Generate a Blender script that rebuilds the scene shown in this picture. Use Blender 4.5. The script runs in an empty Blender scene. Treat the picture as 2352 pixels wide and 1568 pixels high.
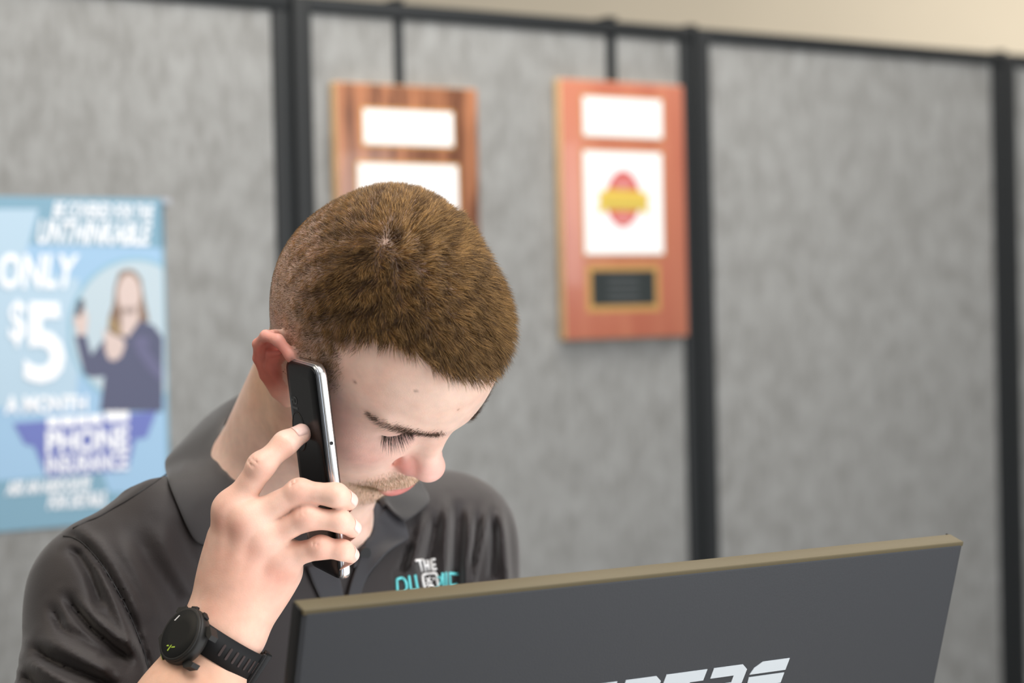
import bpy, bmesh, math, random
import numpy as np
from mathutils import Vector, Matrix
random.seed(7); RNG=np.random.default_rng(11)
SC=bpy.context.scene
COL=SC.collection
f32=np.float32
# ---------------------------------------------------------------- camera frame
FPX,CXP,CYP=4573.0,1176.0,784.0
CAM=np.array([0.0,0.0,1.30]); PITCH=math.radians(0.9); ROLL=0.0222
_f=np.array([0,math.cos(PITCH),-math.sin(PITCH)]); _u0=np.array([0,math.sin(PITCH),math.cos(PITCH)]); _r0=np.array([1.0,0,0])
VR=_r0*math.cos(ROLL)-_u0*math.sin(ROLL); VU=_r0*math.sin(ROLL)+_u0*math.cos(ROLL); VF=_f
def V(px,py,d):
    return CAM+d*((px-CXP)/FPX*VR-(py-CYP)/FPX*VU+VF)
def vec(x,y,d):            # direction in the viewing frame -> world
    return x*VR+y*VU+d*VF
def project(P):
    q=np.asarray(P,float)-CAM
    D=q@VF
    return np.c_[CXP+FPX*(q@VR)/D, CYP-FPX*(q@VU)/D, D]

# ---------------------------------------------------------------- distance-field kit
def _v(a): return np.asarray(a,f32)
def cap(p,a,b,ra,rb):
    a=_v(a);ba=_v(b)-a
    pa=p-a
    t=np.clip(pa@ba/f32(max(float(ba@ba),1e-12)),0,1)
    q=pa-t[:,None]*ba
    return np.sqrt((q*q).sum(1))-(f32(ra)+f32(rb-ra)*t)
def ell(p,c,r,M=None):
    q=p-_v(c)
    if M is not None: q=q@_v(M)          # columns of M are the ellipsoid axes
    r=_v(r); k0=np.sqrt(((q/r)**2).sum(1)); k1=np.sqrt(((q/(r*r))**2).sum(1))
    return np.where(k1>1e-6,k0*(k0-1)/np.maximum(k1,f32(1e-6)),-r.min())
def smin(a,b,k):
    h=np.clip(.5+.5*(b-a)/f32(k),0,1); return b+(a-b)*h-f32(k)*h*(1-h)
def smax(a,b,k): return -smin(-a,-b,k)
def gate(fn,c,r,p,m=.035):
    d=np.sqrt(((p-_v(c))**2).sum(1))-f32(r)
    k=d<m
    if k.any():
        out=d.copy(); out[k]=fn(p[k]); return out
    return d
def chain(p,pts,k=.004):
    d=None
    for (a,ra),(b,rb) in zip(pts[:-1],pts[1:]):
        e=cap(p,a,b,ra,rb); d=e if d is None else smin(d,e,k)
    return d

def mesh_field(fn,lo,hi,h,nb=4,slack=1.5):
    """sparse surface nets: returns verts, quads (outward winding)"""
    lo=np.asarray(lo,float);hi=np.asarray(hi,float)
    H=h*nb; n=np.ceil((hi-lo)/H).astype(int)
    I=np.stack(np.meshgrid(*[np.arange(k) for k in n],indexing='ij'),-1).reshape(-1,3)
    keep=[]
    for s in range(0,len(I),400000):
        c=I[s:s+400000]; d=fn((lo+(c+.5)*H).astype(f32)); keep.append(c[np.abs(d)<H*.87*slack])
    B=np.concatenate(keep)
    o=np.stack(np.meshgrid(*[np.arange(nb+1)]*3,indexing='ij'),-1).reshape(-1,3)
    N=(n*nb+3).astype(np.int64)
    key=lambda ijk:((ijk[...,0]+1)*N[1]+ijk[...,1]+1)*N[2]+ijk[...,2]+1
    VK=[];VP=[];EQ=[]
    for s in range(0,len(B),3000):
        b=B[s:s+3000]*nb
        G=b[:,None,:]+o[None]
        val=fn((lo+G.reshape(-1,3)*h).astype(f32)).reshape(len(b),nb+1,nb+1,nb+1)
        val=np.where(val==0,f32(1e-9),val)
        sg=val<0
        m=nb
        num=np.zeros((len(b),m,m,m,3)); cnt=np.zeros((len(b),m,m,m))
        cell=np.stack(np.meshgrid(*[np.arange(m)]*3,indexing='ij'),-1)[None]+b[:,None,None,None,:]
        for ax in range(3):
            o1,o2=[a for a in range(3) if a!=ax]
            for i in (0,1):
                for j in (0,1):
                    st=[0,0,0];st[o1]=i;st[o2]=j
                    en=list(st);en[ax]=1
                    A=val[:,st[0]:st[0]+m,st[1]:st[1]+m,st[2]:st[2]+m]
                    C=val[:,en[0]:en[0]+m,en[1]:en[1]+m,en[2]:en[2]+m]
                    x=(A<0)!=(C<0)
                    t=np.where(x,A/np.where(x,A-C,1),0)
                    cnt+=x
                    for a in range(3):
                        num[...,a]+=np.where(x,st[a]+(t if a==ax else 0),0)
            # owned edges start at corners 0..m-1 along ax, all corners 0..m-1 on others
            A=val[:,:m,:m,:m]; e=[0,0,0];e[ax]=1
            C=val[:,e[0]:e[0]+m,e[1]:e[1]+m,e[2]:e[2]+m]
            x=(A<0)!=(C<0)
            if x.any():
                ijk=cell[x]; neg=(A<0)[x]
                d1=np.zeros(3,int);d1[(ax+1)%3]=1;d2=np.zeros(3,int);d2[(ax+2)%3]=1
                q=np.stack([key(ijk),key(ijk-d1),key(ijk-d1-d2),key(ijk-d2)],1)
                q=np.where(neg[:,None],q,q[:,::-1])
                EQ.append(q)
        k=cnt>0
        VK.append(key(cell[k])); VP.append(lo+(cell[k]+num[k]/cnt[k][:,None])*h)
    VK=np.concatenate(VK);VP=np.concatenate(VP);Q=np.concatenate(EQ)
    so=np.argsort(VK);VK=VK[so];VP=VP[so]
    ix=np.searchsorted(VK,Q); ix=np.clip(ix,0,len(VK)-1)
    ok=(VK[ix]==Q).all(1)
    return VP,ix[ok]
def gradient(fn,P,e=4e-4):
    P=P.astype(f32); g=np.empty_like(P)
    for a in range(3):
        d=np.zeros(3,f32);d[a]=e
        g[:,a]=(fn(P+d)-fn(P-d))/(2*e)
    return g
def snap(fn,P,n=2):
    P=P.copy()
    for _ in range(n):
        g=gradient(fn,P); d=fn(P.astype(f32))
        P-=(np.clip(d,-.002,.002)/np.maximum((g*g).sum(1),.25))[:,None]*g
    return P
def march(fn,px,py,d0=1.25,d1=2.2):
    """first hit of viewing rays with a field -> depths (nan = miss)"""
    px=np.atleast_1d(np.asarray(px,float));py=np.atleast_1d(np.asarray(py,float))
    dr=((px-CXP)/FPX)[:,None]*VR-((py-CYP)/FPX)[:,None]*VU+VF
    d=np.full(len(px),d0)
    for _ in range(160):
        v=fn((CAM+dr*d[:,None]).astype(f32)); d=d+np.clip(v,-.004,.05)*.7
    v=fn((CAM+dr*d[:,None]).astype(f32))
    d[(np.abs(v)>.002)|(d>d1)]=np.nan
    return d

# ---------------------------------------------------------------- head
_R=np.array([[-.751,.534,.388],[-.356,-.823,.443],[-.556,-.195,-.808]])
_q,_=np.linalg.qr(_R); _R=_q*np.sign((_q*_R).sum(0))
HB=np.stack([vec(*_R[:,i]) for i in range(3)],1)        # columns: his right, forward, up (world)
HO=CAM+vec(-.1127,0,1.5443)
def to_head(p): return (p-_v(HO))@_v(HB)
def H(x,y,z): return HO+HB@np.array([x,y,z])

def ear_field(P):
    c,sn=.883,.469                                   # the ear leans back
    y=P[:,1]+.009; z=P[:,2]-.004
    P=np.stack([P[:,0],c*y+sn*z-.009,-sn*y+c*z+.002],1)
    hx=[((.072,.012,.000),.003),((.0765,.013,.012),.0036),((.080,.006,.024),.0042),((.0830,-.006,.0315),.0042),((.0855,-.018,.029),.0038),
        ((.0875,-.0255,.017),.0034),((.0865,-.026,.002),.0034),((.083,-.021,-.012),.0036),((.078,-.011,-.024),.005),((.075,-.003,-.029),.0055)]
    n=np.array([.86,.46,.10]);n/=np.linalg.norm(n); u=np.array([-.08,-.17,.98]);u-=n*(n@u);u/=np.linalg.norm(u); w=np.cross(n,u)
    M=np.stack([w,u,n],1)
    d=ell(P,(.0775,-.011,.003),(.0175,.030,.0035),M)
    d=smax(d,-ell(P,(.0825,-.003,-.002),(.0085,.0135,.009),M),.003)
    d=smin(d,chain(P,hx,.003),.0035)
    d=smin(d,chain(P,[((.081,-.006,.019),.002),((.083,-.0155,.013),.0028),((.083,-.017,.000),.003),((.079,-.011,-.013),.003)],.003),.003)
    d=smin(d,cap(P,(.074,.007,-.004),(.075,.006,-.010),.004,.0035),.004)
    return d
def head_field(p):
    q=to_head(p)
    P=np.stack([np.abs(q[:,0]),q[:,1],q[:,2]],1)
    d=ell(P,(0,.001,.046),(.0755,.0905,.093))
    d=smin(d,ell(q,(-.016,-.031,.071),(.049,.045,.049)),.03)
    d=smin(d,ell(P,(0,.033,.056),(.057,.063,.064)),.028)
    d=smin(d,ell(P,(0,-.038,.022),(.055,.050,.058)),.03)
    d=smin(d,ell(P,(0,.030,-.020),(.060,.058,.072)),.03)
    d=smin(d,ell(P,(.040,.053,-.004),(.026,.026,.022)),.03)
    d=smin(d,ell(P,(.030,.058,-.045),(.028,.026,.034)),.03)
    j=smin(cap(P,(.056,.002,-.040),(.050,.016,-.074),.012,.013),cap(P,(.050,.016,-.074),(.014,.074,-.103),.013,.014),.01)
    d=smin(d,j,.03)
    d=smin(d,ell(P,(0,.075,-.099),(.021,.016,.015)),.02)
    d=smin(d,cap(P,(.008,.088,.043),(.047,.071,.049),.010,.008),.012)
    d=smax(d,-ell(P,(.036,.098,.027),(.022,.018,.0125)),.010)
    d=smin(d,ell(P,(.0335,.0705,.030),(.0135,.0132,.0132)),.005)
    d=smin(d,cap(P,(0,.088,.032),(0,.098,-.010),.0075,.0095),.012)
    d=smin(d,ell(P,(0,.1065,-.0215),(.0132,.0118,.0118)),.008)
    d=smin(d,ell(P,(.0120,.0945,-.0262),(.0076,.0114,.0088)),.005)
    d=smax(d,-cap(P,(.0212,.0885,-.0185),(.0200,.0890,-.034),.0020,.0022),.006)
    d=smax(d,-ell(P,(.0065,.0985,-.0375),(.0035,.0065,.005)),.003)
    d=smin(d,ell(P,(0,.0775,-.058),(.031,.022,.024)),.02)
    d=smin(d,ell(P,(0,.0950,-.0600),(.024,.0080,.0072)),.008)
    d=smin(d,ell(P,(0,.0975,-.0594),(.011,.0078,.0072)),.006)
    d=smin(d,ell(P,(0,.0965,-.0738),(.0185,.0092,.0066)),.006)
    d=smax(d,-cap(P,(0,.1075,-.0670),(.027,.0880,-.0678),.0017,.0010),.003)
    e=gate(ear_field,(.080,-.008,.004),.042,P,.012)
    return smin(d,e,.005)

# ---------------------------------------------------------------- phone frame (needed by the hand)
PH_T,PH_B=V(700,828,1.460),V(760,1316,1.488)
PH_L=(PH_B-PH_T)/np.linalg.norm(PH_B-PH_T); PH_LEN=float(np.linalg.norm(PH_B-PH_T))
_n=vec(-.875,-.10,-.47); PH_N=_n-PH_L*(_n@PH_L); PH_N/=np.linalg.norm(PH_N)      # out of the back cover
PH_W=np.cross(PH_N,PH_L); PH_W*=np.sign(PH_W@VR)                                 # towards the chrome edge

# ---------------------------------------------------------------- right hand and arm
WR=V(503,1466,1.457); ELB=V(150,2080,1.42)
FING={ # joints: px, py, depth, radius
 'index':[(533,1174,1.452,.0122),(600,1070,1.443,.0090),(655,1018,1.452,.0083),(692,996,1.459,.0072)],
 'middle':[(568,1196,1.446,.0125),(688,1129,1.440,.0084),(772,1137,1.436,.0080),(800,1151,1.446,.0068)],
 'ring':[(602,1236,1.450,.0122),(706,1189,1.440,.0083),(782,1196,1.438,.0073),(809,1214,1.448,.0066)],
 'little':[(640,1282,1.458,.0110),(738,1257,1.444,.0075),(788,1263,1.443,.0066),(806,1275,1.451,.0058)]}
FW={k:[(V(a,b,d),r) for a,b,d,r in v] for k,v in FING.items()}
THUMB=[(V(508,1362,1.487),.0150),(V(572,1262,1.515),.0130),(V(640,1210,1.528),.0112),(V(676,1186,1.524),.0085)]
def hand_field(p):
    d=None
    wp={'index':V(494,1404,1.460),'middle':V(510,1412,1.453),'ring':V(528,1425,1.455),'little':V(545,1432,1.462)}
    for k,w in wp.items():
        e=cap(p,w,FW[k][0][0],.0165,.0118); d=e if d is None else smin(d,e,.012)
    d=smin(d,cap(p,V(645,1312,1.474),V(553,1442,1.472),.0140,.0165),.02)
    d=smin(d,cap(p,V(520,1230,1.474),V(520,1380,1.474),.012,.018),.02)
    d=smin(d,ell(p,V(575,1310,1.472),(.026,.012,.034),np.stack([vec(.8,-.6,0),vec(0,0,1),vec(.6,.8,0)],1)),.02)
    fs=None
    for k,c in FW.items():
        m=(c[0][0],c[0][1]*.9)
        e=chain(p,[m]+c[1:],.006)
        e=smin(e,np.sqrt(((p-_v(c[0][0]+vec(0,.002,-.003)))**2).sum(1))-f32(c[0][1]*.92),.012)
        fs=e if fs is None else smin(fs,e,.0016)
    d=smin(d,fs,.009)
    for k,w in (('index',V(505,1372,1.445)),('middle',V(522,1380,1.441)),('ring',V(540,1392,1.443)),('little',V(560,1402,1.450))):   # extensor tendons
        m=FW[k][0][0]; e=cap(p,m+vec(-.001,-.002,-.0085),m*.25+w*.75,.0040,.0030); d=smin(d,e,.007)
    for k,c in FW.items():                                                                        # knuckle folds over the middle joint
        a=c[1][0]; ax=c[2][0]-c[0][0]; ax=ax/np.linalg.norm(ax); up=vec(-.25,.62,-.74); up=up-ax*(up@ax); up/=np.linalg.norm(up); sd=np.cross(ax,up); r=c[1][1]
        d=smin(d,ell(p,a+up*r*.46,(r*.85,r*.56,r*.66),np.stack([ax,up,sd],1)),.006)
        for o in (-.0022,.0012):
            d=smax(d,-cap(p,a+up*(r*1.12)+ax*o-sd*r*.4,a+up*(r*1.12)+ax*o+sd*r*.4,.0006,.0006),.0012)
    d=smin(d,chain(p,THUMB,.008),.010)
    return d
def forearm_field(p):
    a=cap(p,V(482,1458,1.456),V(395,1650,1.440),.0200,.029); b=cap(p,V(528,1474,1.460),V(450,1655,1.450),.0200,.029)
    d=smin(a,b,.02)
    return smin(d,cap(p,V(420,1655,1.445),ELB,.034,.040),.03)
# ---------------------------------------------------------------- torso
SR=V(240,1374,1.585); SL=V(1032,1246,1.80); MS=(SR+SL)/2
TL_=(SL-SR)/np.linalg.norm(SL-SR); TF=np.cross(TL_,np.array([0,0,1.0])); TF/=np.linalg.norm(TF)
TF=TF if TF@VF<0 else -TF
TU=np.array([0,0,.96])+.24*TF; TU/=np.linalg.norm(TU); TFF=TF-TU*(TF@TU); TFF/=np.linalg.norm(TFF); TLL=np.cross(TU,TFF); TLL*=np.sign(TLL@TL_)
TM=np.stack([TLL,TFF,TU],1)
NB=V(640,1112,1.705)                               # base of the neck
ELBL=SL+TLL*.05-TU*.27+TFF*.06; WRL=ELBL+TFF*.17-TLL*.15; WRL[2]=.752
def trunk(p,g=0.0):
    d=ell(p,MS-TU*.15+TFF*.005,(.160+g,.108+g,.20+g),TM)
    d=smin(d,ell(p,MS-TU*.34-TFF*.01,(.150+g,.105+g,.16+g),TM),.06)
    d=smin(d,cap(p,SR,SL,.042+g,.044+g),.05)
    d=smin(d,cap(p,NB-TU*.030,SR*.74+MS*.26+TU*.046,.046+g*.4,.036+g),.035)
    d=smin(d,cap(p,NB-TU*.012,SL*.74+MS*.26+TU*.018,.050+g*.6,.034+g),.04)
    return d
def arms(p,g=0.0,t=1.0):
    e=SR+(ELB-SR)*t
    d=cap(p,SR,e,.045+g*.6,.046-.008*t+g*1.15)
    e=SL+(ELBL-SL)*t
    return d,cap(p,SL,e,.045+g*.6,.046-.008*t+g)
def neck_field(p,g=0.0):
    d=cap(p,H(0,-.022,-.015),NB,.054+g,.062+g)
    return smin(d,cap(p,H(0,.030,-.070),V(762,1290,1.692),.036+g,.020+g),.03)
def lefthand(p):
    d=cap(p,ELBL,WRL,.040,.025)
    k=WRL+TFF*.085-TLL*.03
    for i in range(4):
        b=k+TLL*(.028-.019*i); d=smin(d,cap(p,WRL+TLL*(.012-.008*i),b,.017,.011),.012)
        d=smin(d,chain(p,[(b,.010),(b+TFF*.042+np.array([0,0,.004]),.009),(b+TFF*.068-np.array([0,0,.012]),.0075)],.005),.006)
    return smin(d,chain(p,[(WRL+TFF*.02-TLL*.015,.014),(WRL+TFF*.055-TLL*.055,.012),(WRL+TFF*.085-TLL*.062,.010)],.005),.008)
def body_field(p):
    d=gate(head_field,H(0,.01,.01),.165,p)
    d=smin(d,gate(neck_field,(H(0,0,-.03)+NB)/2,.19,p),.022)
    d=smin(d,smax(gate(trunk,MS-TU*.15,.50,p),(_v(MS-TU*.17)-p)@_v(TU),.02),.03)
    ar=SR;al=SL
    a,b=arms(p)
    d=smin(d,a,.03); d=smin(d,b,.03)
    d=smin(d,gate(forearm_field,(WR+ELB)/2,.19,p),.03)
    d=smin(d,gate(hand_field,V(600,1260,1.46),.15,p),.016)
    d=smin(d,gate(lefthand,WRL,.30,p),.02)
    return d
# ---------------------------------------------------------------- camera, world, lights, exposure
def lin(r,g,b):
    f=lambda c:(c/255/12.92) if c/255<=.04045 else ((c/255+.055)/1.055)**2.4
    return (f(r),f(g),f(b))
cam=bpy.data.cameras.new('camera'); camo=bpy.data.objects.new('camera',cam); COL.objects.link(camo)
camo.matrix_world=Matrix(((VR[0],VU[0],-VF[0],CAM[0]),(VR[1],VU[1],-VF[1],CAM[1]),(VR[2],VU[2],-VF[2],CAM[2]),(0,0,0,1)))
cam.sensor_width=36; cam.lens=36*FPX/2352; cam.clip_start=.05
cam.dof.use_dof=True; cam.dof.focus_distance=1.475; cam.dof.aperture_fstop=3.8
SC.camera=camo
SC.view_settings.view_transform='Standard'; SC.view_settings.look='None'; SC.view_settings.gamma=1; SC.view_settings.use_curve_mapping=False
SC.view_settings.exposure=-0.35
wd=bpy.data.worlds.new('room_ambient'); SC.world=wd; wd.use_nodes=True
wd.node_tree.nodes['Background'].inputs[0].default_value=(1.0,.965,.92,1); wd.node_tree.nodes['Background'].inputs[1].default_value=.36
def area(name,loc,target,sx,sy,power,col):
    l=bpy.data.lights.new(name,'AREA'); l.shape='RECTANGLE'; l.size=sx; l.size_y=sy; l.energy=power; l.color=col
    o=bpy.data.objects.new(name,l); COL.objects.link(o); o.location=loc
    o.rotation_euler=(Vector(target)-Vector(loc)).to_track_quat('-Z','Y').to_euler(); return o
area('ceiling_light_front',(.25,.75,2.75),(-.05,1.5,1.0),1.2,1.2,46,(1,.975,.95))
area('ceiling_light_over_desk',(.45,2.45,2.75),(.45,2.45,0),1.6,.6,36,(1,.94,.86))
area('ceiling_light_behind',(1.9,4.3,2.75),(1.9,4.5,0),1.2,1.2,38,(1,.93,.83))
area('shop_window',(2.5,.0,1.55),(-.1,1.5,1.15),2.6,1.8,92,(.94,.97,1))
area('ceiling_light_aisle',(-1.7,1.5,2.7),(-.2,1.7,1.1),.8,.8,14,(1,.86,.66))
# ---------------------------------------------------------------- materials
def nodes(name):
    m=bpy.data.materials.new(name); m.use_nodes=True; nt=m.node_tree; return m,nt,nt.nodes['Principled BSDF']
def mat(name,col,rough=.5,metal=0,spec=.5,noise=0,nscale=40,bump=0,bscale=200,sheen=0,coat=0,stretch=(1,1,1)):
    m,nt,b=nodes(name); b.inputs['Base Color'].default_value=(*col,1); b.inputs['Roughness'].default_value=rough; b.inputs['Metallic'].default_value=metal
    b.inputs['Specular IOR Level'].default_value=spec; b.inputs['Sheen Weight'].default_value=sheen; b.inputs['Coat Weight'].default_value=coat
    if noise or bump:
        tc=nt.nodes.new('ShaderNodeTexCoord'); mp=nt.nodes.new('ShaderNodeMapping'); mp.inputs['Scale'].default_value=stretch
        nt.links.new(tc.outputs['Object'],mp.inputs[0])
    if noise:
        n=nt.nodes.new('ShaderNodeTexNoise'); n.inputs['Scale'].default_value=nscale; n.inputs['Detail'].default_value=5; nt.links.new(mp.outputs[0],n.inputs['Vector'])
        r=nt.nodes.new('ShaderNodeValToRGB'); r.color_ramp.elements[0].position=.3; r.color_ramp.elements[1].position=.7
        r.color_ramp.elements[0].color=(*[c*(1-noise) for c in col],1); r.color_ramp.elements[1].color=(*[min(1,c*(1+noise)) for c in col],1)
        nt.links.new(n.outputs['Fac'],r.inputs[0]); nt.links.new(r.outputs[0],b.inputs['Base Color'])
    if bump:
        n=nt.nodes.new('ShaderNodeTexNoise'); n.inputs['Scale'].default_value=bscale; n.inputs['Detail'].default_value=3; nt.links.new(mp.outputs[0],n.inputs['Vector'])
        u=nt.nodes.new('ShaderNodeBump'); u.inputs['Strength'].default_value=bump; u.inputs['Distance'].default_value=.001
        nt.links.new(n.outputs['Fac'],u.inputs['Height']); nt.links.new(u.outputs[0],b.inputs['Normal'])
    return m
def attr_color(nt,b,name='Col'):
    a=nt.nodes.new('ShaderNodeAttribute'); a.attribute_name=name; return a
MT={}
def lit_screen():
    m,nt,b=nodes('lit_display'); b.inputs['Base Color'].default_value=(.02,.02,.02,1); b.inputs['Emission Color'].default_value=(.95,.97,1,1); b.inputs['Emission Strength'].default_value=2.7; return m  # screen faces away from the camera; its glow is added to brighten his face
MT['frame']=mat('panel_frame_dark_grey',lin(31,34,36),.55,spec=.3)
def fabric():
    m,nt,b=nodes('grey_tweed_fabric'); b.inputs['Roughness'].default_value=.9; b.inputs['Specular IOR Level'].default_value=.1
    tc=nt.nodes.new('ShaderNodeTexCoord')
    def nz(sc,st,det=4):
        mp=nt.nodes.new('ShaderNodeMapping'); mp.inputs['Scale'].default_value=st; nt.links.new(tc.outputs['Object'],mp.inputs[0])
        n=nt.nodes.new('ShaderNodeTexNoise'); n.inputs['Scale'].default_value=sc; n.inputs['Detail'].default_value=det; nt.links.new(mp.outputs[0],n.inputs['Vector']); return n
    a=nz(28,(1,1,.75)); c=nz(110,(1,1,.28)); e=nz(400,(1,1,1),2)
    mx=nt.nodes.new('ShaderNodeMath'); mx.operation='ADD'; nt.links.new(a.outputs['Fac'],mx.inputs[0]); nt.links.new(c.outputs['Fac'],mx.inputs[1])
    m2=nt.nodes.new('ShaderNodeMath'); m2.operation='MULTIPLY_ADD'; m2.inputs[1].default_value=.6; nt.links.new(e.outputs['Fac'],m2.inputs[0]); nt.links.new(mx.outputs[0],m2.inputs[2])
    r=nt.nodes.new('ShaderNodeValToRGB'); r.color_ramp.elements[0].position=.80; r.color_ramp.elements[1].position=1.0
    mr=nt.nodes.new('ShaderNodeMapRange'); mr.inputs['From Min'].default_value=.85; mr.inputs['From Max'].default_value=1.75; nt.links.new(m2.outputs[0],mr.inputs[0])
    r.color_ramp.elements[0].position=.2; r.color_ramp.elements[1].position=.8
    r.color_ramp.elements[0].color=(*lin(129,129,127),1); r.color_ramp.elements[1].color=(*lin(150,151,150),1)
    nt.links.new(mr.outputs[0],r.inputs[0]); nt.links.new(r.outputs[0],b.inputs['Base Color'])
    u=nt.nodes.new('ShaderNodeBump'); u.inputs['Strength'].default_value=.5; u.inputs['Distance'].default_value=.0015; nt.links.new(e.outputs['Fac'],u.inputs['Height']); nt.links.new(u.outputs[0],b.inputs['Normal'])
    return m
MT['fabric']=fabric()
MT['wall']=mat('beige_paint',lin(232,221,200),.8,noise=.03,nscale=3)
MT['floor']=mat('grey_carpet',lin(105,102,98),.95,noise=.2,nscale=200)
def skin():
    m,nt,b=nodes('skin'); a=attr_color(nt,b); b.inputs['Roughness'].default_value=.48; b.inputs['Specular IOR Level'].default_value=.38
    tc=nt.nodes.new('ShaderNodeTexCoord')
    n=nt.nodes.new('ShaderNodeTexNoise'); n.inputs['Scale'].default_value=90; n.inputs['Detail'].default_value=6; nt.links.new(tc.outputs['Object'],n.inputs['Vector'])
    r=nt.nodes.new('ShaderNodeMapRange'); r.inputs['From Min'].default_value=.3; r.inputs['From Max'].default_value=.7; r.inputs['To Min'].default_value=.93; r.inputs['To Max'].default_value=1.06; nt.links.new(n.outputs['Fac'],r.inputs[0])
    n2=nt.nodes.new('ShaderNodeTexNoise'); n2.inputs['Scale'].default_value=42; n2.inputs['Detail'].default_value=4; nt.links.new(tc.outputs['Object'],n2.inputs['Vector'])
    r2=nt.nodes.new('ShaderNodeMapRange'); r2.inputs['From Min'].default_value=.48; r2.inputs['From Max'].default_value=.72; r2.inputs['To Max'].default_value=.30; nt.links.new(n2.outputs['Fac'],r2.inputs[0])
    mr=nt.nodes.new('ShaderNodeMix'); mr.data_type='RGBA'; mr.blend_type='MULTIPLY'; mr.inputs[7].default_value=(.93,.66,.60,1); nt.links.new(r2.outputs[0],mr.inputs[0]); nt.links.new(a.outputs['Color'],mr.inputs[6])
    mu=nt.nodes.new('ShaderNodeMix'); mu.data_type='RGBA'; mu.blend_type='MULTIPLY'; mu.inputs[0].default_value=1
    nt.links.new(mr.outputs[2],mu.inputs[6]); nt.links.new(r.outputs[0],mu.inputs[7]); nt.links.new(mu.outputs[2],b.inputs['Base Color'])
    b.inputs['Subsurface Weight'].default_value=.35; b.inputs['Subsurface Radius'].default_value=(1,.35,.2); b.inputs['Subsurface Scale'].default_value=.003
    v=nt.nodes.new('ShaderNodeTexNoise'); v.inputs['Scale'].default_value=900; v.inputs['Detail'].default_value=2; nt.links.new(tc.outputs['Object'],v.inputs['Vector'])
    u=nt.nodes.new('ShaderNodeBump'); u.inputs['Strength'].default_value=.18; u.inputs['Distance'].default_value=.0006; nt.links.new(v.outputs['Fac'],u.inputs['Height']); nt.links.new(u.outputs[0],b.inputs['Normal'])
    return m
MT['skin']=skin()
def hairmat(name,rough=.38,spec=.45):
    m,nt,b=nodes(name); a=attr_color(nt,b); nt.links.new(a.outputs['Color'],b.inputs['Base Color']); b.inputs['Roughness'].default_value=rough; b.inputs['Specular IOR Level'].default_value=spec
    t=nt.nodes.new('ShaderNodeBsdfTranslucent'); nt.links.new(a.outputs['Color'],t.inputs['Color']); x=nt.nodes.new('ShaderNodeMixShader'); x.inputs[0].default_value=.35
    nt.links.new(b.outputs[0],x.inputs[1]); nt.links.new(t.outputs[0],x.inputs[2]); nt.links.new(x.outputs[0],nt.nodes['Material Output'].inputs['Surface'])
    return m
MT['hair']=hairmat('short_brown_hair')
def knit(name,col,ribs=False):
    m,nt,b=nodes(name); b.inputs['Roughness'].default_value=.62; b.inputs['Specular IOR Level'].default_value=.35; b.inputs['Sheen Weight'].default_value=.25; b.inputs['Sheen Roughness'].default_value=.4
    b.inputs['Base Color'].default_value=(*col,1)
    tc=nt.nodes.new('ShaderNodeTexCoord')
    if ribs:
        w=nt.nodes.new('ShaderNodeTexWave'); w.inputs['Scale'].default_value=1.0; w.bands_direction='Y'
        mp=nt.nodes.new('ShaderNodeMapping'); mp.inputs['Scale'].default_value=(1,ribs,1); nt.links.new(tc.outputs['UV'],mp.inputs[0]); nt.links.new(mp.outputs[0],w.inputs['Vector'])
        h=w.outputs['Fac']; st=.35
        r=nt.nodes.new('ShaderNodeMapRange'); r.inputs['To Min'].default_value=.88; r.inputs['To Max'].default_value=1.14; nt.links.new(h,r.inputs[0])
        mu=nt.nodes.new('ShaderNodeMix'); mu.data_type='RGBA'; mu.blend_type='MULTIPLY'; mu.inputs[0].default_value=1; mu.inputs[6].default_value=(*col,1); nt.links.new(r.outputs[0],mu.inputs[7]); nt.links.new(mu.outputs[2],b.inputs['Base Color'])
    else:
        n=nt.nodes.new('ShaderNodeTexNoise'); n.inputs['Scale'].default_value=1400; n.inputs['Detail'].default_value=1; nt.links.new(tc.outputs['Object'],n.inputs['Vector']); h=n.outputs['Fac']; st=.25
    u=nt.nodes.new('ShaderNodeBump'); u.inputs['Strength'].default_value=st; u.inputs['Distance'].default_value=.0006; nt.links.new(h,u.inputs['Height']); nt.links.new(u.outputs[0],b.inputs['Normal'])
    return m
MT['shirt']=knit('charcoal_jersey',lin(44,39,39))
MT['rib']=knit('charcoal_rib_knit',lin(52,51,52),ribs=26.0)
MT['placket']=knit('charcoal_placket',lin(53,53,57))
def wood(name,c0,c1,sc=9,st=(1,1,.12)):
    m,nt,b=nodes(name); b.inputs['Roughness'].default_value=.32; b.inputs['Coat Weight'].default_value=.3
    tc=nt.nodes.new('ShaderNodeTexCoord'); mp=nt.nodes.new('ShaderNodeMapping'); mp.inputs['Scale'].default_value=st; nt.links.new(tc.outputs['Object'],mp.inputs[0])
    n=nt.nodes.new('ShaderNodeTexNoise'); n.inputs['Scale'].default_value=sc*6; n.inputs['Detail'].default_value=6; n.inputs['Distortion'].default_value=.6; nt.links.new(mp.outputs[0],n.inputs['Vector'])
    r=nt.nodes.new('ShaderNodeValToRGB'); r.color_ramp.elements[0].position=.38; r.color_ramp.elements[1].position=.62; r.color_ramp.elements[0].color=(*c0,1); r.color_ramp.elements[1].color=(*c1,1)
    nt.links.new(n.outputs['Fac'],r.inputs[0]); nt.links.new(r.outputs[0],b.inputs['Base Color']); return m
MT['walnut']=wood('walnut_veneer',lin(104,64,44),lin(172,114,80))
MT['cherry']=wood('cherry_veneer',lin(178,102,80),lin(190,118,92),sc=4)
MT['plaque_edge']=mat('light_bevelled_edge',lin(226,190,140),.4,noise=.06,nscale=30)
MT['gold']=mat('brass_trim',lin(206,160,96),.35,.4)
MT['paper']=mat('glossy_white_paper',(.93,.93,.94),.35)
MT['black']=mat('black_plastic',lin(15,15,16),.45,spec=.35)
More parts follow.
